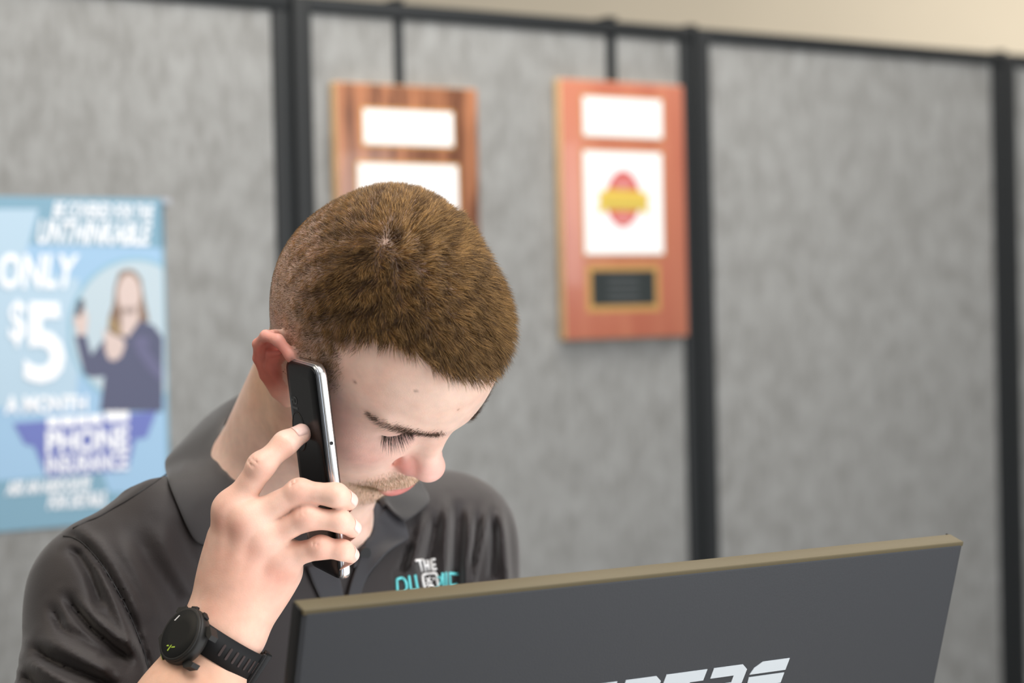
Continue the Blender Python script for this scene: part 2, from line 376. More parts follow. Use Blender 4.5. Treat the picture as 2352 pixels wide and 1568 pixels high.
MT['strap']=mat('black_rubber',lin(17,17,18),.65,spec=.3)
MT['screen']=mat('dark_glass',lin(12,13,13),.25,spec=.25); MT['dial']=mat('dark_dial',lin(13,14,13),.5,spec=.25)
MT['phoneback']=mat('gloss_black_cover',lin(8,9,11),.30,spec=.20)
MT['chrome']=mat('polished_chrome',(.93,.94,.95),.26,1)
MT['steel']=mat('grey_metal_bevel',(.42,.45,.50),.30,1)
MT['lit_screen']=lit_screen()
MT['monback']=mat('charcoal_textured_plastic',lin(60,62,66),.62,bump=.15,bscale=600,spec=.3)
MT['monedge']=mat('edge_highlight_tan',lin(98,89,68),.6,spec=.25)  # dark plastic coloured tan, imitating warm overhead light on the top edge
MT['logo']=mat('pale_grey_print',lin(205,213,220),.4)
def flat(name,r,g,b,rough=.5): 
    MT[name]=mat(name,tuple(c*(1 if name=='white_print' else .70 if name.endswith('print') or name.startswith('circle') else 1) for c in lin(r,g,b)),rough); return MT[name]
for a in [('teal_print',140,187,212),('blue_print',178,220,255),('pale_blue_print',204,234,255),('white_print',246,248,252),('circle_ring',162,210,234),('circle_fill',216,236,247),('indigo_print',120,134,214),('navy_print',92,96,128),('face_print',245,222,214),('hair_print',150,120,100),('blond_print',178,150,108),('dark_print',92,98,112),('navy_light_print',112,112,150),('grey_print',196,202,214),
  ('red_print',232,92,86),('pink_print',242,150,146),('yellow_print',250,214,92),('olive_print',206,196,96),('black_label',30,38,38),('label_line',78,82,84),('cyan_thread',104,208,212),('white_thread',236,234,232),('lime_mark',168,196,62),('seam_thread',24,22,24),('hd_print',92,98,102)]: flat(*a)
MT['nail']=mat('fingernail',lin(244,206,194),.25)
MT['watchcase']=mat('matte_dark_watch_case',lin(32,31,29),.5,spec=.35); MT['slot']=mat('strap_slot',lin(58,46,44),.8)
MT['desk']=mat('pale_laminate',lin(205,200,192),.5); MT['trousers']=mat('black_trousers',lin(30,30,33),.8)

# ---------------------------------------------------------------- object helpers
def setp(o,label=None,cat=None,group=None,kind=None):
    for k,v in (('label',label),('category',cat),('group',group),('kind',kind)):
        if v: o[k]=v
    return o
def empty(name,loc,label,cat,group=None):
    o=bpy.data.objects.new(name,None); COL.objects.link(o); o.location=tuple(float(c) for c in loc); o.empty_display_size=.05
    return setp(o,label,cat,group)
def fast_mesh(name,Vt,quads=None,tris=None,smooth=True):
    me=bpy.data.meshes.new(name); Vt=np.asarray(Vt,np.float32)
    me.vertices.add(len(Vt)); me.vertices.foreach_set('co',Vt.ravel())
    ls=[];st=[];tot=[];n=0
    for F,k in ((quads,4),(tris,3)):
        if F is None or len(F)==0: continue
        F=np.asarray(F,np.int32); ls.append(F.ravel()); st.append(n+np.arange(len(F))*k); tot.append(np.full(len(F),k)); n+=F.size
    me.loops.add(n); me.loops.foreach_set('vertex_index',np.concatenate(ls).astype(np.int32))
    s=np.concatenate(st).astype(np.int32); me.polygons.add(len(s)); me.polygons.foreach_set('loop_start',s); 
    me.update(calc_edges=True); me.validate()
    if smooth: me.polygons.foreach_set('use_smooth',np.ones(len(me.polygons),bool))
    return me
def vcol(me,C):
    a=me.color_attributes.new('Col','FLOAT_COLOR','POINT'); C=np.asarray(C,np.float32)
    if C.shape[1]==3: C=np.c_[C,np.ones(len(C),np.float32)]
    a.data.foreach_set('color',C.ravel())
def place(name,me,m,parent=None):
    o=bpy.data.objects.new(name,me); COL.objects.link(o)
    if m is not None: me.materials.append(MT[m] if isinstance(m,str) else m)
    if parent is not None:
        o.parent=parent; q=parent; inv=Matrix.Identity(4)
        loc=Vector((0,0,0))
        while q is not None: loc+=q.location if q.type=='EMPTY' else Vector((0,0,0)); q=q.parent
        # parts keep world coordinates in their meshes; move the mesh so its object sits at the thing's base
        me.transform(Matrix.Translation(-loc))
    else:
        c=np.empty(len(me.vertices)*3,np.float32); me.vertices.foreach_get('co',c); c=c.reshape(-1,3)
        b=Vector((float((c[:,0].min()+c[:,0].max())/2),float((c[:,1].min()+c[:,1].max())/2),float(c[:,2].min())))
        me.transform(Matrix.Translation(-b)); o.location=b
    return o
def frame_box(name,O,A,B,N,a0,a1,b0,b1,n0,n1,m,parent=None,bev=0,seg=2):
    """box in a frame with axes A,B,N (world unit vectors) and origin O"""
    bm=bmesh.new(); O,A,B,N=[np.asarray(v,float) for v in (O,A,B,N)]
    vs=[bm.verts.new(O+A*a+B*b+N*c) for a in (a0,a1) for b in (b0,b1) for c in (n0,n1)]
    for f in ((0,1,3,2),(4,6,7,5),(0,4,5,1),(2,3,7,6),(0,2,6,4),(1,5,7,3)): bm.faces.new([vs[i] for i in f])
    bmesh.ops.recalc_face_normals(bm,faces=bm.faces)
    if bev: bmesh.ops.bevel(bm,geom=list(bm.edges),offset=bev,segments=seg,affect='EDGES',profile=.5,clamp_overlap=True)
    me=bpy.data.meshes.new(name); bm.to_mesh(me); bm.free()
    if bev: me.polygons.foreach_set('use_smooth',np.ones(len(me.polygons),bool))
    return place(name,me,m,parent)
def prism(name,poly,to_world,n0,n1,m,parent=None,bev=0):
    """extrude a 2-D outline; to_world(x,y,n)->point"""
    bm=bmesh.new(); a=[bm.verts.new(to_world(x,y,n0)) for x,y in poly]; b=[bm.verts.new(to_world(x,y,n1)) for x,y in poly]
    bm.faces.new(a); bm.faces.new(b[::-1]); k=len(poly)
    for i in range(k): bm.faces.new((a[i],b[i],b[(i+1)%k],a[(i+1)%k]))
    bmesh.ops.recalc_face_normals(bm,faces=bm.faces)
    bmesh.ops.triangulate(bm,faces=[f for f in bm.faces if len(f.verts)>4])
    me=bpy.data.meshes.new(name); bm.to_mesh(me); bm.free(); return place(name,me,m,parent)
def tube(name,pts,r,m,parent=None,sides=6,rs=None):
    pts=[np.asarray(p,float) for p in pts]; bm=bmesh.new(); rings=[]
    for i,p in enumerate(pts):
        t=pts[min(i+1,len(pts)-1)]-pts[max(i-1,0)]; t/=np.linalg.norm(t)+1e-12
        a=np.cross(t,[0.3,.2,1.0]); a/=np.linalg.norm(a); b=np.cross(t,a); rr=rs[i] if rs is not None else r
        rings.append([bm.verts.new(p+rr*(a*math.cos(2*math.pi*k/sides)+b*math.sin(2*math.pi*k/sides))) for k in range(sides)])
    for A_,B_ in zip(rings[:-1],rings[1:]):
        for k in range(sides): bm.faces.new((A_[k],A_[(k+1)%sides],B_[(k+1)%sides],B_[k]))
    bm.faces.new(rings[0][::-1]); bm.faces.new(rings[-1]); bmesh.ops.recalc_face_normals(bm,faces=bm.faces)
    me=bpy.data.meshes.new(name); bm.to_mesh(me); bm.free(); me.polygons.foreach_set('use_smooth',np.ones(len(me.polygons),bool)); return place(name,me,m,parent)
def text_mesh(txt,bold=.02,shear=0):
    c=bpy.data.curves.new('lettering','FONT'); c.body=txt; c.offset=bold; c.shear=shear; c.extrude=0; c.resolution_u=3; c.fill_mode='BOTH'
    o=bpy.data.objects.new('lettering',c); COL.objects.link(o); dg=bpy.context.evaluated_depsgraph_get()
    me=bpy.data.meshes.new_from_object(o.evaluated_get(dg)); bpy.data.objects.remove(o); bpy.data.curves.remove(c)
    v=np.empty(len(me.vertices)*3,np.float32); me.vertices.foreach_get('co',v); return me,v.reshape(-1,3)
def lettering(name,txt,quad,to_world,n,m,parent,bold=.02,shear=0):
    """fit a line of text into quad = (bottom-left, bottom-right, top-right, top-left) in 2-D"""
    me,v=text_mesh(txt,bold,shear); q=[np.asarray(p,float) for p in quad]
    x=(v[:,0]-v[:,0].min())/np.ptp(v[:,0]); y=(v[:,1]-v[:,1].min())/np.ptp(v[:,1])
    P=(q[0]*((1-x)*(1-y))[:,None]+q[1]*(x*(1-y))[:,None]+q[2]*(x*y)[:,None]+q[3]*((1-x)*y)[:,None])
    W=np.array([to_world(a,b,n) for a,b in P],np.float32); me.vertices.foreach_set('co',W.ravel()); me.update()
    return place(name,me,m,parent)
def ellipse(cx,cy,rx,ry,n=40,a0=0,a1=2*math.pi): return [(cx+rx*math.cos(a0+(a1-a0)*i/n),cy+ry*math.sin(a0+(a1-a0)*i/n)) for i in range(n)]
# ---------------------------------------------------------------- room and partition
frame_box('floor',(0,0,0),(1,0,0),(0,1,0),(0,0,1),-3.5,4.5,-2.5,6.2,-.05,0,'floor')['kind']='structure'
frame_box('wall_back',(0,0,0),(1,0,0),(0,1,0),(0,0,1),-3.5,4.5,5.6,5.7,0,3.0,'wall')['kind']='structure'
WP0=V(684,784,2.84); WP1=V(1605,784,3.267); WP0[2]=WP1[2]=0
PW=float(np.linalg.norm(WP1-WP0)); WA=(WP1-WP0)/PW; WZ=np.array([0,0,1.0]); WN=np.cross(WA,WZ); WN*=np.sign(WN@(CAM-WP0))
def wall(s,h,o=0): return WP0+WA*s+WZ*h+WN*o
def on_wall(px,py,o=0):
    dr=(px-CXP)/FPX*VR-(py-CYP)/FPX*VU+VF; t=((WP0+WN*o-CAM)@WN)/(dr@WN); q=CAM+dr*t-WP0
    return float(q@WA),float(q[2])
PTOP=on_wall(1700,73)[1]
print('panel top',PTOP,'width',PW)
pl=[('grey tweed partition panel with the blue poster on it, no plaques',-1),('grey tweed partition panel carrying the two wooden plaques',0),('bare grey tweed partition panel rising behind the monitor',1),('grey tweed partition panel past the bare one, mostly cut off',2)]
for lab,i in pl:
    s0,s1=i*PW,(i+1)*PW; g=.002; fw=.030
    e=empty('partition_panel',wall((s0+s1)/2,0,-.02),lab,'partition panel')
    def pb(name,a0,a1,b0,b1,n0,n1,m,bev=0): return frame_box(name,WP0,WA,WZ,WN,a0,a1,b0,b1,n0,n1,m,e,bev)
    pb('fabric_panel',s0+fw-.004,s1-fw+.001,.10,PTOP-.017,-.030,.0,'fabric',.004)
    pb('stile',s0+g,s0+.0315,0,PTOP-.003,-.036,.007,'frame',.003)
    pb('stile',s1-.030,s1-g,0,PTOP-.003,-.036,.004,'frame',.003)
    pb('top_rail',s0+g,s1-g,PTOP-.023,PTOP,-.037,.006,'frame',.003)
    pb('base_rail',s0+.031,s1-.0295,.0,.10,-.034,.004,'frame',.003)
    if i>=0: 
        e2=empty('partition_post',wall(s0,0,-.02),['dark post between the poster panel and the plaque panel','dark post beside the cherry plaque','dark post at the far edge of the bare panel'][i],'post')
        frame_box('post_core',WP0,WA,WZ,WN,s0-.0018,s0+.0018,0,PTOP+.002,-.033,-.004,'frame',e2)
        frame_box('post_cap',WP0,WA,WZ,WN,s0-.009,s0+.009,PTOP,PTOP+.005,-.033,.004,'frame',e2,.0015)

# ---------------------------------------------------------------- poster
def OW(px,py,o=.0): return on_wall(px,py,o)
tr=OW(374,456); br=OW(390,1186)
ps1=(tr[0]+br[0])/2; ps0=ps1-.282; pz1=tr[1]; pz0=OW(385,1188)[1]
pe=empty('poster',wall((ps0+ps1)/2,pz0,.001),'blue advertising poster pinned to the grey panel behind his shoulder','poster')
W2=lambda s,h,n: wall(s,h,n)
prism('paper_sheet',[(ps0,pz0),(ps1,pz0),(ps1,pz1),(ps0,pz1)],W2,.0003,.0022,'blue_print',pe)
def pp(*pts): return [OW(x,y) for x,y in pts]
def pshape(name,pts,m,k): prism(name,pts,W2,.0022+.00012*(k-1),.0022+.00012*k,m,pe)
xl=OW(-62,700)[0]
pshape('teal_band',[(ps0,pz1)]+[(ps1,pz1)]+pp((378,570),(320,566),(66,560),(88,480))+[(ps0,OW(0,480)[1])],'teal_print',1)
pshape('teal_band',[(ps0,pz0),(ps1,pz0),(ps1,OW(390,1130)[1])]+pp((250,1130),(232,1082),(205,1086))+[(ps0,OW(0,1104)[1])],'teal_print',1)
pshape('teal_band',[(ps1,pz0),(ps1,pz1)]+pp((366,470),(384,1180)),'teal_print',1)
pshape('pale_block',[(ps0,OW(0,482)[1])]+pp((86,480),(62,566),(40,620),(180,640),(190,760),(170,930),(0,935))+[(ps0,OW(0,935)[1])],'pale_blue_print',1)
clip=lambda P:[(min(a,OW(374,700)[0]),b) for a,b in P]
c0=OW(312,760); ry=abs(OW(312,590)[1]-c0[1]); rx=ry*.98
pshape('circle_ring',clip(ellipse(c0[0],c0[1],rx,ry,60)),'circle_ring',2)
pshape('circle_fill',clip(ellipse(c0[0],c0[1],rx*.94,ry*.945,60)),'circle_fill',3)
pshape('badge',pp((28,972),(100,966),(230,955),(358,944),(335,1005),(310,1008),(292,1080),(105,1095),(76,1024),(55,1020)),'indigo_print',4)
# the printed woman holding up a phone
pshape('printed_hair',pp((290,618),(272,625),(262,660),(258,700),(248,730),(246,760),(270,775),(300,772),(340,735),(330,690),(322,640),(308,622)),'hair_print',5)
pshape('printed_hair',pp((246,745),(250,728),(268,735),(280,770),(262,768)),'blond_print',6)
pshape('printed_sweater',pp((170,770),(196,770),(208,815),(236,780),(268,770),(290,775),(322,735),(352,748),(372,775),(372,944),(228,944),(238,864),(208,866),(192,860)),'navy_print',6)
pshape('printed_face',[OW(a,b) for a,b in ellipse(294,676,27,47,28)],'face_print',7)
pshape('printed_neck',pp((278,705),(318,705),(316,738),(292,774),(276,765)),'face_print',7)
pshape('printed_hand',pp((236,755),(250,765),(278,776),(286,790),(276,818),(262,828),(248,826),(240,808)),'face_print',8)
pshape('printed_hand',pp((166,735),(172,705),(190,700),(200,728),(196,766),(180,772)),'face_print',8)
pshape('printed_phone',pp((170,724),(177,690),(188,684),(192,700),(182,728)),'dark_print',9)
pshape('printed_arm',pp((306,800),(330,790),(372,850),(372,880),(340,850)),'navy_light_print',8)
pshape('printed_emblem',[OW(a,b) for a,b in ellipse(323,786,19,15,20)],'navy_light_print',9)
pshape('corner_tape',[OW(a,b) for a,b in ((368,454),(388,457),(389,470),(371,468))],'grey_print',10)
def ptext(txt,bl,br_,tr_,tl,m='white_print',bold=.03,shear=0): lettering('lettering',txt,[OW(*bl),OW(*br_),OW(*tr_),OW(*tl)],W2,.0022+.00012*10.5,m,pe,bold,shear)
ptext('BE COVERED FOR THE',(118,500),(348,506),(351,470),(122,463),bold=.03,shear=.15)
ptext('UNTHINKABLE',(82,560),(342,564),(346,512),(88,504),bold=.03,shear=.15)
ptext('ONLY',(-6,664),(166,662),(180,584),(-4,580),bold=.03)
ptext('$',(18,796),(56,796),(58,690),(20,688),bold=.02)
ptext('5',(52,880),(150,878),(140,694),(56,692),bold=.03)
ptext('A MONTH',(8,952),(198,944),(198,906),(10,908),bold=.035)
for x0,x1,y0,y1,sl in ((106,134,958,980,-1),(138,170,956,978,-1),(174,198,954,976,-1),(202,232,952,974,-1),(240,294,944,968,-2)):   # too blurred to read: word shapes only
    pshape('word_shape',pp((x0,y0),(x1,y0+sl),(x1,y1+sl),(x0,y1)),'white_print',6)
ptext('PHONE',(104,1044),(294,1032),(294,976),(104,988),bold=.035)
ptext('INSURANCE',(104,1088),(292,1078),(292,1036),(104,1048),bold=.03)
ptext('ASK AN ASSOCIATE',(10,1138),(205,1124),(207,1094),(14,1104),bold=.04,shear=.15)
ptext('FOR DETAILS',(106,1170),(242,1160),(242,1126),(110,1136),bold=.04,shear=.15)

# ---------------------------------------------------------------- plaques and their hooks
def plaque(name,lab,TLp,TRp,BLp,wood_,th,inserts,mk):
    s0,z1=on_wall(*TLp,th); s1,_=on_wall(*TRp,th); _,z0=on_wall(*BLp,th)
    e=empty(name,wall((s0+s1)/2,z0,.0),lab,'plaque')
    frame_box('bevelled_edge',WP0,WA,WZ,WN,s0-.001,s1+.001,z0-.001,z1+.001,.0015,th-.002,'plaque_edge',e,.002)
    frame_box('wood_face',WP0,WA,WZ,WN,s0,s1,z0,z1,th-.002,th,wood_,e,.0012)
    for kind,a,b in inserts:
        (x0,y1),(x1,y0)=on_wall(*a,th),on_wall(*b,th); g=.0035
        if kind!='black': frame_box('insert_border',WP0,WA,WZ,WN,x0-g,x1+g,y0-g,y1+g,th,th+.0006,'gold',e)
        else: frame_box('insert_border',WP0,WA,WZ,WN,x0-.010,x1+.010,y0-.010,y1+.010,th,th+.0006,'gold',e)
        frame_box('insert_card',WP0,WA,WZ,WN,x0,x1,y0,y1,th+.0006,th+.0012,'paper' if kind!='black' else 'black_label',e)
        n=0
        if kind=='lines':
            for k in range(3): frame_box('faint_print',WP0,WA,WZ,WN,x0+(x1-x0)*.32,x1-(x1-x0)*.30,y0+(y1-y0)*(.30+.18*k),y0+(y1-y0)*(.35+.18*k),th+.0012,th+.0014,'grey_print',e)
        if kind=='black':
            for k in range(4): frame_box('engraved_line',WP0,WA,WZ,WN,x0+(x1-x0)*.25,x1-(x1-x0)*(.25+.03*(k%2)),y0+(y1-y0)*(.14+.2*k),y0+(y1-y0)*(.20+.2*k),th+.0012,th+.0014,'label_line',e)
        if kind=='seal':
            w=lambda s,h,n_: wall(s,h,n_)
            q=lambda x,y: on_wall(x,y,th)
            prism('printed_disc',[q(a_,b_) for a_,b_ in ellipse(1430,457,39,65,40)],w,th+.0012,th+.0014,'red_print',e)
            prism('printed_panel',[q(a_,b_) for a_,b_ in ellipse(1430,421,24,13,24)],w,th+.0014,th+.0016,'pink_print',e)
            prism('printed_panel',[q(a_,b_) for a_,b_ in ellipse(1430,501,24,13,24)],w,th+.0014,th+.0016,'pink_print',e)
            prism('printed_ribbon',[q(*a_) for a_ in ((1372,440),(1388,440),(1388,433),(1474,438),(1474,444),(1490,444),(1486,468),(1490,490),(1474,490),(1474,484),(1388,482),(1388,488),(1370,488),(1376,464))],w,th+.0016,th+.0018,'yellow_print',e)
            prism('printed_line',[q(*a_) for a_ in ((1386,466),(1478,470),(1478,476),(1386,472))],w,th+.0018,th+.0020,'olive_print',e)
    return e
plaque('award_plaque','dark striped walnut award plaque on the panel behind his crown',(772,188),(1095,205),(776,790),'walnut',.020,[('lines',(834,250),(1040,336)),('plain',(822,375),(1054,585)),('black',(880,640),(1010,720))],1)
plaque('award_plaque','reddish cherry award plaque with red and yellow seal on a white card',(1288,181),(1569,197),(1294,780),'cherry',.020,[('lines',(1338,221),(1520,318)),('seal',(1339,346),(1523,583)),('black',(1358,622),(1505,699))],2)
for lab,(x0,x1,yb) in (('thin black hook strap holding up the walnut plaque',(904,926,190)),('thin black hook strap holding up the cherry plaque',(1391,1414,184))):
    a=on_wall(x0,120)[0]; b=on_wall(x1,120)[0]; zb=on_wall((x0+x1)/2,yb,.02)[1]-.03
    e=empty('plaque_hook',wall((a+b)/2,zb,0),lab,'hook')
    frame_box('strap',WP0,WA,WZ,WN,a,b,zb,PTOP+.006,.0,.0015,'frame',e)
    frame_box('top_bend',WP0,WA,WZ,WN,a,b,PTOP+.002,PTOP+.006,-.042,.008,'frame',e,.001)
    frame_box('rear_lip',WP0,WA,WZ,WN,a,b,PTOP-.05,PTOP+.006,-.042,-.0385,'frame',e)
# ---------------------------------------------------------------- shirt field
def seg_px(p2,poly):
    d=None
    for a,b in zip(poly[:-1],poly[1:]):
        a=_v(a);b=_v(b);ba=b-a;pa=p2-a
        t=np.clip(pa@ba/f32(ba@ba),0,1); q=pa-t[:,None]*ba; e=np.sqrt((q*q).sum(1)); d=e if d is None else np.minimum(d,e)
    return d
FOLDS=[ # polyline in picture measure, half width px, height m (+ ridge, - groove)
 ([(118,1222),(167,1229),(197,1253),(237,1301),(281,1376),(307,1433),(333,1503),(342,1530),(350,1600)],9,-.0042),
 ([(128,1206),(180,1214),(222,1246),(262,1300),(300,1370),(330,1440)],15,.0030),
 ([(140,1250),(180,1275),(205,1312),(222,1360),(236,1400)],13,-.0062),
 ([(190,1258),(228,1310),(258,1372),(290,1450),(315,1520)],12,.0036),
 ([(138,1348),(170,1395),(212,1446),(262,1488),(312,1524)],12,-.0080),
 ([(170,1362),(215,1415),(262,1455),(310,1490)],13,.0040),
 ([(108,1375),(142,1440),(200,1478),(255,1508),(285,1528)],12,-.0062),
 ([(130,1420),(180,1468),(240,1510)],10,.0034),
 ([(60,1470),(105,1510),(170,1540),(235,1566),(280,1590)],15,-.0085),
 ([(90,1455),(150,1490),(215,1525),(260,1550)],14,.0040),
 ([(40,1540),(90,1580),(160,1620)],14,-.0060),([(60,1510),(120,1550),(190,1590)],11,.0040),
 ([(375,1063),(344,1091),(287,1133),(258,1151),(220,1175),(191,1183),(165,1198),(125,1222)],6,-.0010),
 ([(300,1200),(340,1285),(385,1350),(420,1400)],24,-.0020),([(350,1190),(385,1275),(430,1350),(450,1385)],22,.0022),
 ([(250,1215),(300,1290),(345,1375),(370,1450)],20,.0030),
 ([(400,1180),(440,1280),(480,1330)],18,-.0015),
 ([(1027,1128),(1026,1200),(1022,1300),(1018,1360)],12,.0060),([(1083,1150),(1077,1240),(1071,1325),(1068,1370)],9,.0052),
 ([(1124,1140),(1108,1240),(1088,1335),(1080,1380)],8,.0050),([(1141,1140),(1156,1230),(1164,1330),(1168,1380)],10,.0058),
 ([(982,1170),(968,1220),(952,1275),(940,1320)],13,.0050),
 ([(1003,1170),(995,1230),(982,1290),(975,1340)],11,-.0050),([(1054,1140),(1050,1230),(1046,1310),(1044,1360)],13,-.0058),
 ([(1100,1170),(1094,1240),(1080,1310)],7,-.0036),([(1136,1180),(1134,1250),(1128,1340)],10,-.0070),
 ([(945,1240),(930,1290),(915,1320)],12,-.0050),
]
def folds(p):
    q=p-_v(CAM); D=q@_v(VF); p2=np.stack([CXP+FPX*(q@_v(VR))/D,CYP-FPX*(q@_v(VU))/D],1).astype(f32)
    out=np.zeros(len(p),f32)
    for poly,w,a in FOLDS:
        P=np.array(poly,float); m=(p2[:,0]>P[:,0].min()-3*w)&(p2[:,0]<P[:,0].max()+3*w)&(p2[:,1]>P[:,1].min()-3*w)&(p2[:,1]<P[:,1].max()+3*w)
        if m.any():
            q=p2[m]; d=seg_px(q,poly); L_=float(np.hypot(*(P[-1]-P[0])))
            e0=np.hypot(q[:,0]-P[0,0],q[:,1]-P[0,1]); e1=np.hypot(q[:,0]-P[-1,0],q[:,1]-P[-1,1])
            tp_=np.clip(e0/(.30*L_),0,1)*np.clip(e1/(.15*L_),0,1); tp_=tp_*tp_*(3-2*tp_)
            out[m]+=f32(a*1.4)*np.exp(-(d/f32(w))**2)*tp_
    return out
VCUT=[(V(800,1150,1.655),.030),(V(812,1240,1.630),.020),(V(803,1320,1.615),.009),(V(797,1380,1.605),.004)]
def shirt_field(p):
    d=trunk(p,.011)
    a,b=arms(p,.019,.66)
    d=smin(d,a,.03); d=smin(d,b,.03)
    d=d-folds(p)
    d=smax(d,-gate(lambda q:neck_field(q,.003),(H(0,0,-.03)+NB)/2,.19,p),.006)
    d=smax(d,-chain(p,VCUT,.01),.004)
    d=smax(d,(_v(MS-TU*.47)-p)@_v(TU),.01)
    e=SR+(ELB-SR)*.70; ax=(ELB-SR)/np.linalg.norm(ELB-SR)
    d=np.maximum(d,np.where(((p-_v(SR))**2).sum(1)<.4,np.where((p@_v(TLL)<f32(MS@TLL-.10))&(p[:,1]<1.56),(p-_v(e))@_v(ax),-1),-1))
    return d

# ---------------------------------------------------------------- person: body
person=empty('person',(float(MS[0]),float(MS[1]),.0),'man in a dark grey polo shirt looking down, phone held to his ear','person')
lo=np.minimum.reduce([SR,SL,ELB,ELBL,WRL,HO-.16,MS-TU*.22])-.09; hi=np.maximum.reduce([SR,SL,ELB,ELBL,WRL,HO+.16])+.12
BV,BQ=mesh_field(body_field,lo,hi,.0016)
BV=snap(body_field,BV,2)
LH=to_head(BV.astype(f32)).astype(float)
def blob(P,c,r,soft=1.0):
    d=np.sqrt((((P-np.asarray(c,float))/np.asarray(r,float))**2).sum(1)); return np.exp(-(d**2)*soft)
X,Y,Z=LH[:,0],LH[:,1],LH[:,2]; AX=np.abs(X)
skin0=np.array(lin(240,204,186)); C=np.tile(skin0,(len(BV),1))
def mixc(col,w):
    global C
    w=np.clip(w,0,1)[:,None]; C=C*(1-w)+np.array(col)*w
SY=np.c_[AX,Y,Z]
near=(((LH-np.array([0,.01,.0]))**2).sum(1)<.17**2)
HW=near.astype(float)
mixc(lin(246,214,194),.6*blob(SY,(0,.09,.085),(.06,.04,.03))*HW)
mixc(lin(228,168,156),.7*blob(SY,(.050,.068,-.004),(.024,.03,.022))*HW)
mixc(lin(224,164,150),.55*blob(SY,(.066,.04,.02),(.012,.03,.025))*HW)
mixc(lin(230,174,164),.7*blob(SY,(0,.112,-.02),(.02,.02,.016))*HW)
mixc(lin(214,136,130),.7*blob(SY,(.016,.098,-.024),(.009,.012,.010))*HW)
mixc(lin(224,178,168),.6*blob(SY,(.03,.085,.02),(.02,.012,.012))*HW)
mixc(lin(216,182,146),.55*np.clip(blob(SY,(.0,.095,-.055),(.036,.03,.012))+blob(SY,(.02,.08,-.09),(.03,.03,.02)),0,1)*HW)
lip=np.clip(blob(SY,(.004,.104,-.0742),(.0150,.018,.0062),1.0)*1.9,0,1)*(Z<-.0662)+.45*np.clip(blob(SY,(0,.104,-.0655),(.019,.012,.0022),1.2)*1.4,0,1)*(Z>-.0668)
mixc(lin(196,116,110),np.clip(lip*.92,0,1)*HW)
mixc(lin(214,112,100),.9*np.clip(1.4*blob(SY,(.085,-.014,.004),(.012,.026,.036),1.0),0,1)*(AX>.0765)*HW)
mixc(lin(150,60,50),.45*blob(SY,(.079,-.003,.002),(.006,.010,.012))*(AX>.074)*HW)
mixc(lin(206,160,120),.7*np.clip(blob(LH,(.05,-.03,-.06),(.05,.06,.045)),0,1))  # right side of the neck tinted tan to stand for warm shade
for c,r,col in (((.0678,.0433,.0685),.0014,(150,96,74)),((.0414,.074,.090),.0011,(120,84,66)),((.048,.0793,.0137),.0012,(206,70,78)),((.0694,.0125,.0832),.0038,(128,76,54)),((.052,.077,.066),.0009,(150,104,84)),((.01,.0965,.075),.0010,(166,120,100)),((.062,.055,.02),.0009,(160,110,96))):
    mixc(lin(*col),.9*blob(LH,c,(r,r,r)))
# hands: warm knuckles, pale nails
hm=np.clip((.004-np.minimum(gate(hand_field,V(600,1260,1.46),.15,BV.astype(f32)),gate(forearm_field,(WR+ELB)/2,.19,BV.astype(f32))))/.006,0,1)*(((LH-np.array([0,.01,0]))**2).sum(1)>.13**2)
for k,c in FW.items():
    mixc(lin(200,126,112),.85*blob(BV,c[0][0]+vec(-.005,-.006,-.010),(.0085,.0085,.0085)))
    mixc(lin(226,166,150),.6*blob(BV,c[1][0]+vec(0,0,-.006),(.010,.010,.010)))
    mixc(lin(236,176,160),.5*blob(BV,c[3][0],(.010,.010,.010)))
mixc(lin(212,150,134),.55*blob(BV,V(600,1345,1.44),(.030,.03,.022))); mixc(lin(206,150,132),.5*blob(BV,V(545,1290,1.44),(.02,.03,.025)))
mixc(lin(214,164,128),.75*blob(BV,V(425,1575,1.42),(.055,.05,.06))); mixc(lin(214,160,140),.5*blob(BV,V(520,1400,1.44),(.02,.02,.02))); mixc(lin(206,138,122),.55*blob(BV,V(640,1330,1.45),(.010,.014,.012))); mixc(lin(236,204,182),.5*blob(BV,V(600,1400,1.45),(.012,.014,.012)))
mixc(lin(218,170,146),.55*hm)
# scalp under the hair
def hair_region(P):
    """1 inside the hair, 0 on bare skin (head coordinates, either side)"""
    x=np.abs(P[:,0]);y=P[:,1];z=P[:,2]
    top=np.interp(P[:,0],[-.08,-.070,-.062,-.053,-.042,-.0275,-.014,0,.014,.0275,.042,.053,.062,.070,.08],[.022,.030,.044,.060,.074,.084,.0865,.0835,.0790,.069,.049,.034,.024,.018,.014])
    side=np.interp(z,[-.03,-.005,.012,.03,.05,.066,.085],[-.03,.008,.024,.031,.033,.027,.014])
    b=np.where(z>.088,top,np.minimum(side,top+.02)); b=np.where((z>.078)&(z<=.088),side+(top-side)*(z-.078)/.010,b)
    m=np.clip((b-y)/np.interp(z,[.02,.05,.09,.105],[.006,.018,.014,.004])+.5,0,1)
    nape=np.interp(y,[-.10,-.06,-.03,0.0,.02],[-.045,-.040,-.022,.012,.0])
    m*=np.clip((z-nape)/.010+.5,0,1)
    return m
def hair_length(P):
    x=np.abs(P[:,0]);y=P[:,1];z=P[:,2]
    s=np.interp(z,[-.05,.0,.03,.055,.075,.092,.108,.125],[.0006,.0009,.0018,.0032,.0050,.0082,.0118,.0140])
    f=np.clip((y-.02)/.05,0,1)*np.clip((z-.085)/.02,0,1); s=s+f*.0035+np.clip(-P[:,0]/.04,0,1)*np.clip((y+.01)/.04,0,1)*np.clip((z-.04)/.03,0,1)*.0045
    s=np.where(y<-.03,np.minimum(s,np.interp(z,[0,.05,.09,.11,.13],[.0012,.0026,.0048,.0075,.010])),s)
    return s
hr=hair_region(LH)*HW*(AX<.0790)
hl_=hair_length(LH)
